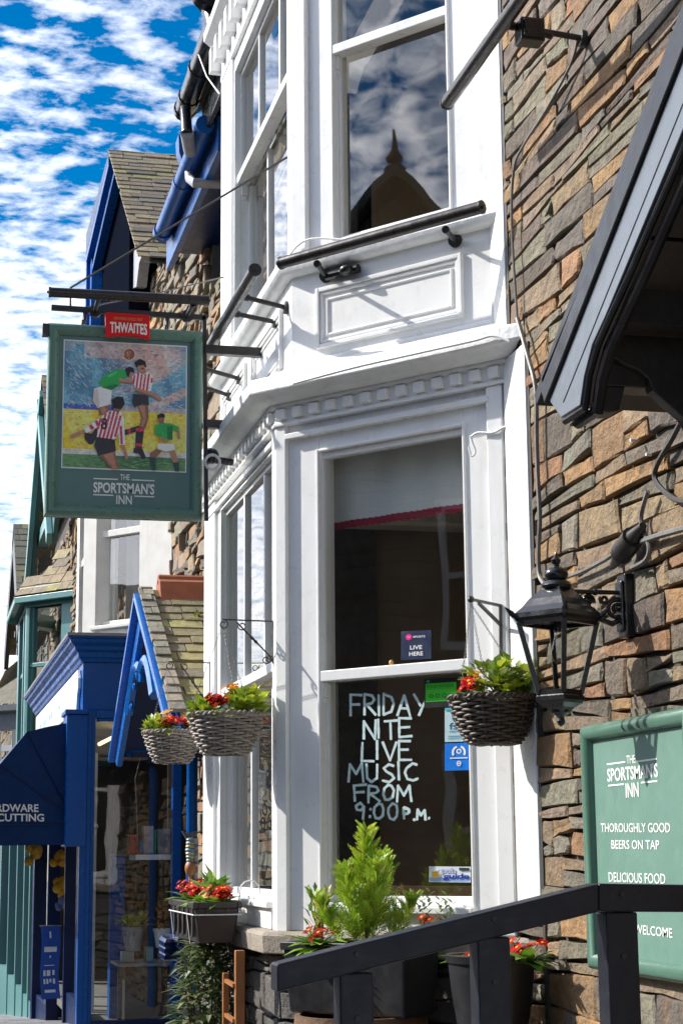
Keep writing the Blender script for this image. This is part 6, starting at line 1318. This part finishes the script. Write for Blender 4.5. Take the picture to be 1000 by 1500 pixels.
def baskets():
    # two on the street front of the bay, one on the right-hand post
    y0 = Bp.y
    w0 = ay(400, 909, y0); w1 = ay(400, 972, y0); X = w0.x; tip = ax(326, 908, X); tip.z = w0.z
    scroll_bracket('thin black scrolled bracket on the near corner of the bay front', w0, w1, tip)
    c = ax(331, 1049, X); R = .178; basket('b', 'grey wicker hanging basket in front of the bay corner, the larger of the front pair', c, R, .185, tip-Vector((0, 0, .03)), WICKER, 0)
    P = lambda dx, dy, dz=0: c+Vector((dx, dy, dz))
    primula(P(.06, -.06, .0), 'red primrose with lime leaves at the front of the corner basket', r=.10, nf=32, seed=3, cols=LIMES, fl_r=.024, h=.085)
    primula(P(-.03, .02, .03), 'small orange primrose high in the corner basket', r=.08, nl=8, nf=7, seed=4, cols=LIMES, col=(.5, .13, .008), h=.10, group='orange primroses in the baskets')
    bushy('ivy', P(.02, .09, -.02), 'yellow-green ivy on the right of the corner basket', 'ivy', 152, (0.132, 0.099, 0.074), .055, .05, LIMES, 5, 'lime ivy in the hanging baskets')
    bushy('ivy', P(.02, -.12, -.03), 'lime ivy trailing at the left edge of the corner basket', 'ivy', 68, (0.077, 0.066, 0.054), .045, .035, LIMES, 6, 'lime ivy in the hanging baskets')
    w0 = ay(308, 970, y0); w1 = ay(308, 1042, y0); X = w0.x; tip = ax(247, 968, X); tip.z = w0.z
    scroll_bracket('thin black scrolled bracket on the far corner of the bay front', w0, w1, tip)
    c2 = ax(253, 1074, X-.1); basket('b', 'grey wicker hanging basket against the blue porch, the farther of the front pair', c2, .168, .175, tip+Vector((-.05, 0, -.03)), WICKER, .5)
    P = lambda dx, dy, dz=0: c2+Vector((dx, dy, dz))
    primula(P(.08, -.03), 'red primrose in the middle of the farther basket', r=.09, nf=26, seed=7, cols=LIMES, h=.075, fl_r=.024)
    primula(P(.03, .09), 'red primrose at the right of the farther basket', r=.09, nf=30, seed=8, cols=LIMES, h=.085, fl_r=.024)
    primula(P(-.02, -.05, .02), 'pale orange primrose at the left of the farther basket', r=.09, nl=10, nf=17, seed=9, cols=LIMES, col=(.6, .36, .14), h=.10, group='orange primroses in the baskets')
    bushy('ivy', P(.02, -.11, -.03), 'lime ivy spilling over the left of the farther basket', 'ivy', 87, (0.077, 0.055, 0.061), .045, .035, LIMES, 10, 'lime ivy in the hanging baskets')
    d = .0; f = lambda px, py, o=0: on(px, py, CL.o+CL.n*(d+o), CL.n)
    w0 = f(733, 886); w1 = f(734, 972); tip = w0+NN*.22; t0 = on(714, 876, CL.o, Vector((cos(TH), sin(TH), 0)))
    k = f(733, 886); tip = k+NN*.235
    scroll_bracket('short black bracket holding the right-hand basket on the bay post', w0, w1, tip, plain=True)
    c3 = Vector((tip.x, tip.y, 0)); q = on(722, 1024, c3, NN); c3 = Vector((q.x, q.y, q.z)); basket('b', 'dark brown wicker hanging basket on the right-hand post beside the lantern', c3, .182, .19, tip-Vector((0, 0, .02)), WICKERB, 1.1)
    P = lambda dx, dy, dz=0: c3+Vector((dx, dy, dz))
    bushy('ivy', P(.04, .02, -.01), 'variegated ivy filling the middle of the dark basket', 'ivy', 247, (0.154, 0.143, 0.081), .05, .042, LIMES+[(.3, .36, .16), (.10, .18, .04)], 11, 'lime ivy in the hanging baskets')
    bushy('ivy', P(.02, .12, -.03), 'ivy trailing at the right edge of the dark basket', 'ivy', 76, (0.066, 0.077, 0.054), .045, .035, GREENS+LIMES, 12, 'lime ivy in the hanging baskets')
    primula(P(.05, -.12, 0), 'red primrose at the left edge of the dark basket', r=.07, nf=15, seed=13, cols=LIMES, h=.065, fl_r=.024)
    primula(P(.03, -.07, .03), 'small orange primrose at the top left of the dark basket', r=.07, nl=8, nf=11, seed=14, cols=LIMES, col=(.5, .2, .01), h=.06, group='orange primroses in the baskets')
baskets()

# ------------------------------------------------------------------ trough hung on the front sill, ornament, shrub, trellis
def trough_planter():
    y1 = Bp.y-.09; A = lambda px, py, y: ay(px, py, y)
    # near end face spans px 287-350; it hangs outside the stone sill
    xn = -8.92; zt = ax(320, 1321, xn).z; zb = ax(320, 1382, xn).z; yb = ax(351, 1330, xn).y; yf = ax(286, 1330, xn).y; xf = -9.78
    t = thing('window_trough', 'dark brown plastic flower trough hung on white wire at the front sill', 'flower trough', ((xn+xf)/2, (yf+yb)/2, zb))
    g = MB(); i = .022
    g.hexa([(xf+.03, yf+i, zb), (xn-.03, yf+i, zb), (xn-.03, yb-i, zb), (xf+.03, yb-i, zb), (xf, yf, zt-.03), (xn, yf, zt-.03), (xn, yb, zt-.03), (xf, yb, zt-.03)]); part('body', g, [PLAST], t, bevel=.012)
    g = MB()
    for a, b, c_, d in ((xf-.01, xn+.01, yf-.012, yf+.012), (xf-.01, xn+.01, yb-.012, yb+.012), (xf-.01, xf+.012, yf+.0121, yb-.0121), (xn-.012, xn+.01, yf+.0121, yb-.0121)): g.box(a, b, c_, d, zt-.032, zt)
    part('rim', g, [PLAST], t, bevel=.005)
    g = MB(); g.box(xf+.01, xn-.012, yf+.012, yb-.012, zt-.028, zt-.012); part('soil', g, [SOIL], t)
    g = MB()
    for k in range(5): x = xn-.08-.16*k; g.box(x-.02, x+.02, yf-.0045, yf+.01, zb+.03, zt-.035)
    for yy in (yf+.06, yb-.06): g.box(xn-.01, xn+.0035, yy-.006, yy+.006, zt-.075, zt-.032)
    part('rib', g, [PLAST], t)
    g = MB(); w = zt-.062; g.tube([(xf-.01, yb+.01, w), (xf-.01, yf-.008, w), (xn+.008, yf-.008, w), (xn+.008, yb+.008, w)], .0035, 6)
    for x in (xf+.05, xn-.22): g.tube([(x, yf-.008, w), (x+.004, yf+.008, zb-.006), (x, yb, zb-.006), (x, yb+.01, w)], .0032, 6)
    g.tube([(xn-.1, yb+.01, w), (xn-.1, yb+.02, zt+.05)]+[(xn-.1, yb+.02+.05-.05*cos(a), zt+.05+.05*sin(a)) for a in (.5, 1.0, 1.57, 2.1, 2.6, 3.1)]+[(xn-.1, yb+.125, zt-.02)], .0035, 6); part('wire_hanger', g, [WIRE], t)
    c = lambda x, y, z=0: Vector((x, (yf+yb)/2+y, zt-.015+z))
    primula(c(xn-.06, .02), 'red primrose at the near end of the sill trough', r=.10, nf=44, seed=20, h=.075, fl_r=.021, col=(.45, .002, .003))
    primula(c(xn-.20, -.03), 'cream primrose in the middle of the sill trough', r=.09, nf=20, seed=21, h=.055, col=(.66, .58, .26), group='cream primrose')
    primula(c(xn-.46, -.02), 'red primrose in the middle of the sill trough', r=.11, nf=36, seed=22, h=.085, col=(.45, .002, .003))
    primula(c(xn-.74, -.02), 'crimson primrose at the far end of the sill trough', r=.11, nf=40, seed=23, h=.09, col=(.40, .002, .012))
    bushy('trough_greenery', c(xn-.35, .03, 0), 'pale green leafy plant behind the trough primroses', 'plant', 46, (.22, .05, .06), .10, .04, [(.20, .34, .05), (.28, .40, .08), (.12, .26, .03)], 24)
    # little striped cat ornament on a spiral behind the trough
    p = ax(288, 1300, -10.05); t = thing('cat_ornament', 'striped metal cat ornament with pointed ears behind the sill trough', 'ornament', p)
    q = lambda px, py: ax(px, py, -10.05); g = MB(); cols = [(.35, .3, .28), (.10, .22, .24), (.36, .06, .06), (.30, .33, .30), (.06, .08, .2), (.35, .28, .12)]
    ys = [1228+i*4.2 for i in range(17)]
    for i in range(16): g.tube([q(287, ys[i+1]), q(286.6, ys[i])], .0155-.0001*i, 10, 0, True, cols[(i*5) % 6])
    part('tail', g, [FLATC], t, smooth=True)
    g = MB(); g.prism([q(*k) for k in [(267, 1217), (274, 1220), (283, 1219), (290, 1217), (287, 1226), (282, 1229), (274, 1229)]], (-.05, 0, 0)); part('head', g, [BLACK], t, bevel=.004)
    g = MB()
    for i in range(7): a = q(279, 1230+i*5); g.ball(a, .030-.002*abs(i-3), 10, 6, 0, cols[(i*2+1) % 6], (1, 1, .55))
    part('body', g, [FLATC], t, smooth=True)
    g = MB(); a = q(279, 1272); g.ball(a, .035, 10, 7, sc=(1, .9, 1.3)); g.tube([q(279, 1278), Vector((a.x, a.y, .9)), Vector((a.x, a.y, .0))], .012, 6); part('cork_base', g, [TIMBER], t, smooth=True)
    # spotted-laurel type shrub below, on the pavement
    b = ax(304, 1480, -9.3); rng = random.Random(5); b.z = 0; top = ax(285, 1378, -9.5).z
    t = thing('evergreen_shrub', 'glossy variegated evergreen shrub growing under the sill trough', 'shrub', b); g = MB(); cols = [(.075, .13, .035), (.11, .16, .05), (.06, .10, .03), (.27, .28, .16), (.17, .19, .08)]
    for i in range(1500):
        z = rng.uniform(.25, 1)**.8*top*1.0; k = (1-abs(z/top-.55)*.9); a = rng.uniform(0, 6.28); q = rng.random()**.5*.24*max(.5, k); p = b+Vector((q*cos(a)*1.2, q*sin(a)*.75, z))
        leaf(g, p, Vector((cos(a)+rng.gauss(0, .4), sin(a)+rng.gauss(0, .4), rng.uniform(-.3, .9))), rng.uniform(.065, .10), rng.uniform(.022, .034), rng.choice(cols), droop=rng.uniform(0, .5), segs=2)
    part('foliage', g, [LEAFM], t); g = MB()
    for i in range(14):
        a = rng.uniform(0, 6.28); g.tube([b, b+Vector((.06*cos(a), .06*sin(a), top*.5)), b+Vector((.17*cos(a), .13*sin(a), top*.9))], [.012, .008, .003], 5)
    part('stem', g, [WOODI], t)
    g = MB(); pts = []
    for k in range(3):
        z = 1.34-.035*k; cx = Vector((-10.1, ax(268, 1380, -10.1).y, ax(268, 1378, -10.1).z-.035*k)); g.tube([cx+Vector((.05*sin(a*3), .11*cos(a), .012*sin(a*2))) for a in [2*pi*i/14 for i in range(15)]], .026, 7)
    single('coiled_hose', g, [NAVY], 'dark blue coiled hose under the sill trough above the shrub', 'hose', cx, smooth=True)
    # cedar trellis leaning on the plinth
    xt = -8.52; t = thing('cedar_trellis', 'orange cedar trellis panel standing against the bay plinth', 'trellis', (xt, -1.0, 0)); q = lambda px, py: ax(px, py, xt)
    a = q(351, 1392); z0 = a.z; g = MB(); g.box(xt-.02, xt+.02, a.y-.022, a.y+.022, 0, z0); part('upright', g, [TIMBER], t, bevel=.004)
    b2 = ax(331, 1425, xt-.35); g = MB(); g.box(xt-.37, xt-.34, b2.y-.015, b2.y+.015, 0, b2.z); part('upright', g, [TIMBER], t, bevel=.004)
    for i in range(5):
        z = z0-.16-.16*i; g = MB(); g.bar((xt-.36, b2.y, z+.0), (xt, a.y-.024, z), .018, .018); part('rung', g, [TIMBER], t)
trough_planter()

# ------------------------------------------------------------------ pots and plants in front of the right-hand window
def pots():
    f = lambda px, py, d: on(px, py, CL.o+CL.n*d, CL.n)
    def barrel(c, zt, r, lab):
        t = thing('oak_barrel', lab, 'barrel', (c.x, c.y, 0), 'oak barrels used as plant stands'); g = MB(); g.lathe([(r*.84, 0), (r*.96, zt*.3), (r, zt*.5), (r*.96, zt*.7), (r*.86, zt-.01), (r*.86, zt), (r*.80, zt), (r*.80, zt-.02), (.001, zt-.02)], (c.x, c.y, 0), 28, capt=False); part('staves', g, [TIMBERD], t, smooth=True)
        g = MB()
        for z in (.12, .3, .7, .88): rr = r*(1-.55*(abs(z-.5)**2)*1.2)+.003; g.lathe([(rr-.002, z*zt-.02), (rr+.003, z*zt-.02), (rr+.003, z*zt+.02), (rr-.002, z*zt+.02)], (c.x, c.y, 0), 28, capb=False, capt=False)
        part('hoop', g, [BLACKM], t, smooth=True)
    global TIMBERD
    TIMBERD = mat('weathered_oak', (.16, .085, .04), .7, (.09, .05, .025), 9, .6, .5, 40, streak=((.05, .03, .02), 22, .5))
    # tall round pot on a barrel
    cp = f(719, 1397, .38); ztop = cp.z; R = .182
    c = Vector((cp.x, cp.y, 0)); zb = ztop-.36
    barrel(c, zb, .30, 'oak barrel under the tall black pot beside the handrail')
    t = thing('plant_pot', 'tall round black plastic pot with a red primrose on a barrel', 'plant pot', (c.x, c.y, zb)); g = MB()
    g.lathe([(R*.70, zb), (R*.83, zb+.14), (R*.835, zb+.15), (R*.86, zb+.16), (R*.955, ztop-.035), (R*.955, ztop-.034), (R*1.0, ztop-.032), (R*1.02, ztop-.004), (R*.99, ztop), (R*.93, ztop-.004), (R*.91, ztop-.05)], (c.x, c.y, 0), 36, capt=False); part('body', g, [POT], t, smooth=True)
    g = MB(); g.lathe([(R*.92, ztop-.045), (.001, ztop-.03)], (c.x, c.y, 0), 24, capb=False, capt=False); part('soil', g, [SOIL], t)
    q = f(771, 1390, .42); primula(Vector((q.x, q.y, ztop-.03)), 'bright red primrose at the right of the tall black pot', r=.105, nl=26, nf=15, seed=31, h=.075, fl_r=.026, col=(.48, .003, .002))
    q = f(688, 1392, .36); primula(Vector((q.x, q.y, ztop-.04)), 'green primrose with one dark red bloom at the left of the tall black pot', r=.10, nl=30, nf=4, seed=32, h=.03, col=(.35, .02, .015))
    # square trough with the conifer on a second barrel
    s0, s1 = CL.px(628, 1385, .22)[0], CL.px(452, 1385, .22)[0]; zt = CL.px(455, 1378, .30)[1]; d0, d1 = .14, .40; zb = zt-.30
    m = CL.p((s0+s1)/2, 0, (d0+d1)/2)
    t = thing('planting_box', 'black square-sided planting box with a golden conifer below the window', 'plant box', (m.x, m.y, zb)); g = MB()
    g.hexa([CL.p(s0+.02, zb, d0+.02), CL.p(s1-.02, zb, d0+.02), CL.p(s1-.02, zb, d1-.02), CL.p(s0+.02, zb, d1-.02), CL.p(s0, zt-.03, d0), CL.p(s1, zt-.03, d0), CL.p(s1, zt-.03, d1), CL.p(s0, zt-.03, d1)]); part('body', g, [POT], t, bevel=.01)
    g = MB(); CL.rim
    for a, b, e, f_ in ((s0-.01, s1+.01, d0-.01, d0+.014), (s0-.01, s1+.01, d1-.014, d1+.01), (s0-.01, s0+.014, d0+.0141, d1-.0141), (s1-.014, s1+.01, d0+.0141, d1-.0141)): CL.box(g, a, b, zt-.035, zt, e, f_)
    part('rim', g, [POT], t, bevel=.005); g = MB(); CL.box(g, s0+.012, s1-.012, zt-.04, zt-.02, d0+.012, d1-.012); part('soil', g, [SOIL], t)
    barrel(m, zb, .33, 'oak barrel under the black planting box by the bay window')
    # golden conifer
    def P(px, d=.27): s = CL.px(px, 1385, d)[0]; return CL.p(s, zt-.03, d)
    b = P(537); hh = CL.px(530, 1212, .27)[1]-b.z; rng = random.Random(17); t = thing('golden_conifer', 'feathery golden-green conifer in the black planting box', 'conifer', b); g = MB()
    cols = [(.33, .47, .03), (.42, .55, .04), (.52, .60, .06), (.19, .33, .02)]
    stems = [(0, 0, 1.0), (.055, .2, .72), (.06, 2.2, .78), (.07, 3.6, .60), (.06, 5.2, .68), (.10, 1.2, .42), (.11, 4.4, .45), (.11, 2.9, .38)]
    for (off, an, hf) in stems:
        o = Vector((off*cos(an), off*sin(an), 0)); H = hh*hf
        for i in range(int(85*hf)+12):
            tt = rng.random()**.8; p0 = b+o*(1+tt*1.1)+Vector((0, 0, H*(.06+.92*tt))); a = rng.uniform(0, 6.28); reach = (.015+.085*(1-tt)**.8)*(.6+.4*hf); el = rng.uniform(.7, 1.6); d = Vector((cos(a), sin(a), el)).normalized()
            n = rng.randint(12, 18); cc = rng.choice(cols); L = reach*rng.uniform(.9, 1.7)+.035
            side = d.cross(Vector((0, 0, 1))).normalized(); side = (side*cos(rng.uniform(0, 3))+d.cross(side)*sin(rng.uniform(0, 3))).normalized()
            for k in range(n):
                f2 = (k+.5)/n; q = p0+d*L*f2; sg = 1 if k % 2 else -1; dd = (d*1.0+side*sg*.62+Vector((0, 0, .12))).normalized(); l2 = L*.42*(1.1-f2)+.006; w = dd.cross(side).normalized() if rng.random() < .3 else (dd.cross(d.cross(side))).normalized(); w *= .0021
                col = tuple(x*rng.uniform(.8, 1.25) for x in cc); g.face([q-w*.6, q+dd*l2*.55-w*1.2, q+dd*l2, q+dd*l2*.55+w*1.2, q+w*.6], 0, col)
            g.face([p0-side*.002, p0+d*L, p0+side*.002], 0, cc)
    part('foliage', g, [LEAFM], t); g = MB(); g.tube([b, b+Vector((0, 0, hh*.8))], [.008, .003], 6); part('trunk', g, [WOODI], t)
    # companions
    q = P(468, .36); primula(q+Vector((0, 0, 0)), 'dark red and orange primrose at the left end of the planting box', r=.13, nl=34, nf=16, seed=33, h=.075, fl_r=.025, col=(.24, .010, .004), eye=(.75, .33, .02))
    q = P(630, .30); primula(q+Vector((0, 0, .06)), 'dark red primrose behind the handrail at the right end of the planting box', r=.07, nl=9, nf=12, seed=34, h=.07, fl_r=.02, col=(.28, .010, .004))
    q = P(470, .20); t = bushy('variegated_euonymus', q, 'yellow and green variegated euonymus at the left of the conifer', 'shrub', 85, (.065, .065, .13), .045, .02, [(.30, .36, .05), (.48, .46, .10), (.12, .22, .03)], 35, 'young evergreen sprigs in the planting box', upb=.9)
    for (px, top, sd, lab) in ((622, 1300, 36, 'short pale green sprig to the right of the conifer'), (651, 1305, 37, 'pale variegated sprig rising above the handrail')):
        q = P(px, .24); hh2 = CL.px(px, top, .24)[1]-q.z; rng = random.Random(sd); t = thing('evergreen_sprig', lab, 'sprig', q, 'young evergreen sprigs in the planting box'); g = MB()
        for st in range(3):
            e = q+Vector((rng.uniform(-.03, .03), rng.uniform(-.03, .03), hh2*rng.uniform(.75, 1)))
            for k in range(13):
                f2 = .25+.75*k/13; a = k*2.4; leaf(g, q.lerp(e, f2), Vector((cos(a), sin(a), .8)), .034, .016, rng.choice([(.24, .33, .12), (.34, .40, .22), (.14, .25, .05)]), segs=2, droop=.1)
        part('foliage', g, [LEAFM], t)
    # shop window plants
    bushy('potted_plant', SHOPPOTS[0]-Vector((0, 0, .03)), 'yellow-green plant in a pale pot inside the shop window', 'plant', 60, (.13, .15, .07), .08, .06, LIMES, 40, 'plants in the shop window', stem=False); bushy('potted_plant', SHOPPOTS[1]-Vector((0, 0, .02)), 'dry orange plant in a white pot inside the shop window', 'plant', 60, (.07, .08, .12), .06, .03, [(.3, .08, .01), (.38, .14, .02)], 41, 'plants in the shop window', stem=False)
pots()

# ------------------------------------------------------------------ vent, cables and conduit
def small_things():
    f = CL; s0, s1 = CL.px(497, 1470, .0)[0], CL.px(476, 1470, .0)[0]; z1 = CL.px(486, 1453, 0)[1]; g = MB(); CL.rim(g, s0, s1, z1-.24, z1, .012, -.02, .012)
    for i in range(11): CL.box(g, s0+.012, s1-.012, z1-.03-.019*i, z1-.022-.019*i, -.02, .008)
    part('vent_grille', g, [WHITE2], pub)
    def cable(pts, r, m, label): single('cable', tube_mb(pts, r), [m], label, 'cable', pts[0], 'cables on the pub front', smooth=True)
    def tube_mb(pts, r):
        g = MB(); Q = []
        pts = [Vector(p) for p in pts]
        for i in range(len(pts)-1):
            p0, p1, p2, p3 = pts[max(0, i-1)], pts[i], pts[i+1], pts[min(len(pts)-1, i+2)]
            for k in range(5): t = k/5; Q.append(.5*((2*p1)+(p2-p0)*t+(2*p0-5*p1+4*p2-p3)*t*t+(3*p1-p0-3*p2+p3)*t*t*t))
        Q.append(pts[-1]); g.tube(Q, r, 7); return g
    W = lambda *p: [ay(x, y, -.035) for x, y in p]
    cable(W((757, 466), (772, 520), (784, 570), (785, 640), (787, 700), (790, 760), (788, 800), (789, 840), (797, 856)), .010, CABLEM, 'grey conduit running down the stone beside the white bay')
    cable(W((845, 60), (835, 95), (800, 160), (765, 215), (752, 250), (749, 330), (757, 466)), .006, CABLEM, 'thin cable dropping from the high trough light to the bay corner')
    cable(W((1010, 590), (985, 640), (962, 680), (960, 705), (985, 730), (1010, 735)), .010, CABLED, 'dark cable looping on the stone wall under the porch')
    cable(W((948, 720), (938, 760), (950, 800), (945, 820), (925, 832)), .009, CABLEM, 'grey cable curling from the stone wall to the junction box above the lantern')
    cable(W((1010, 772), (970, 783), (940, 793)), .012, CABLEM, 'thick grey cable entering the junction box from the right')
    cable(W((905, 806), (885, 820), (850, 838), (815, 850)), .009, CABLEM, 'grey cable running from the junction box down behind the lantern')
    p = ay(918, 799, -.05); g = MB(); g.tube([p+Vector((-.06, 0, -.02)), p+Vector((.06, 0, .02))], .042, 12); g.tube([p+Vector((-.15, 0, -.055)), p+Vector((-.06, 0, -.02))], [.012, .03], 10); g.tube([p+Vector((.06, 0, .02)), p+Vector((.15, 0, .045))], [.03, .014], 10); single('junction_box', g, [BLACKM], 'black tapered cable junction on the stone wall above the lantern', 'junction box', p, smooth=True)
    L = lambda d, *p: [on(x, y, CL.o+CL.n*d, CL.n) for x, y in p]
    cable(L(-.075, (420, 380), (455, 350), (560, 355), (640, 345), (716, 322), (727, 322), (722, 360), (722, 420), (722, 480), (735, 490)), .006, WIRE, 'white cable clipped along the upper sill and down the apron edge')
    cable(L(.155, (430, 562), (520, 538), (600, 520), (690, 500), (722, 492), (745, 500)), .006, WIRE, 'white cable draped along the top of the cornice')
    cable(L(.01, (690, 640), (700, 634), (722, 634), (738, 626), (752, 628), (775, 632), (786, 615)), .007, WIRE, 'white cable crossing the bay post under the cornice')
    cable(L(.01, (688, 638), (692, 650), (696, 662), (690, 668), (686, 655)), .006, WIRE, 'short white cable loop hanging by the window head')
    cable(L(.005, (747, 500), (752, 540), (752, 580), (750, 640)), .006, WIRE, 'white cable dropping from the cornice down the post')
    for (x, y, lab) in ((930, 645, 'white plastic wall plug in the orange stone'), (953, 666, 'second white wall plug beside the dark cable'), ):
        p = ay(x, y, -.03); g = MB(); g.tube([p, p+Vector((0, -.02, 0))], .006, 8); single('wall_plug', g, [WHITE], lab, 'wall plug', p)
small_things()
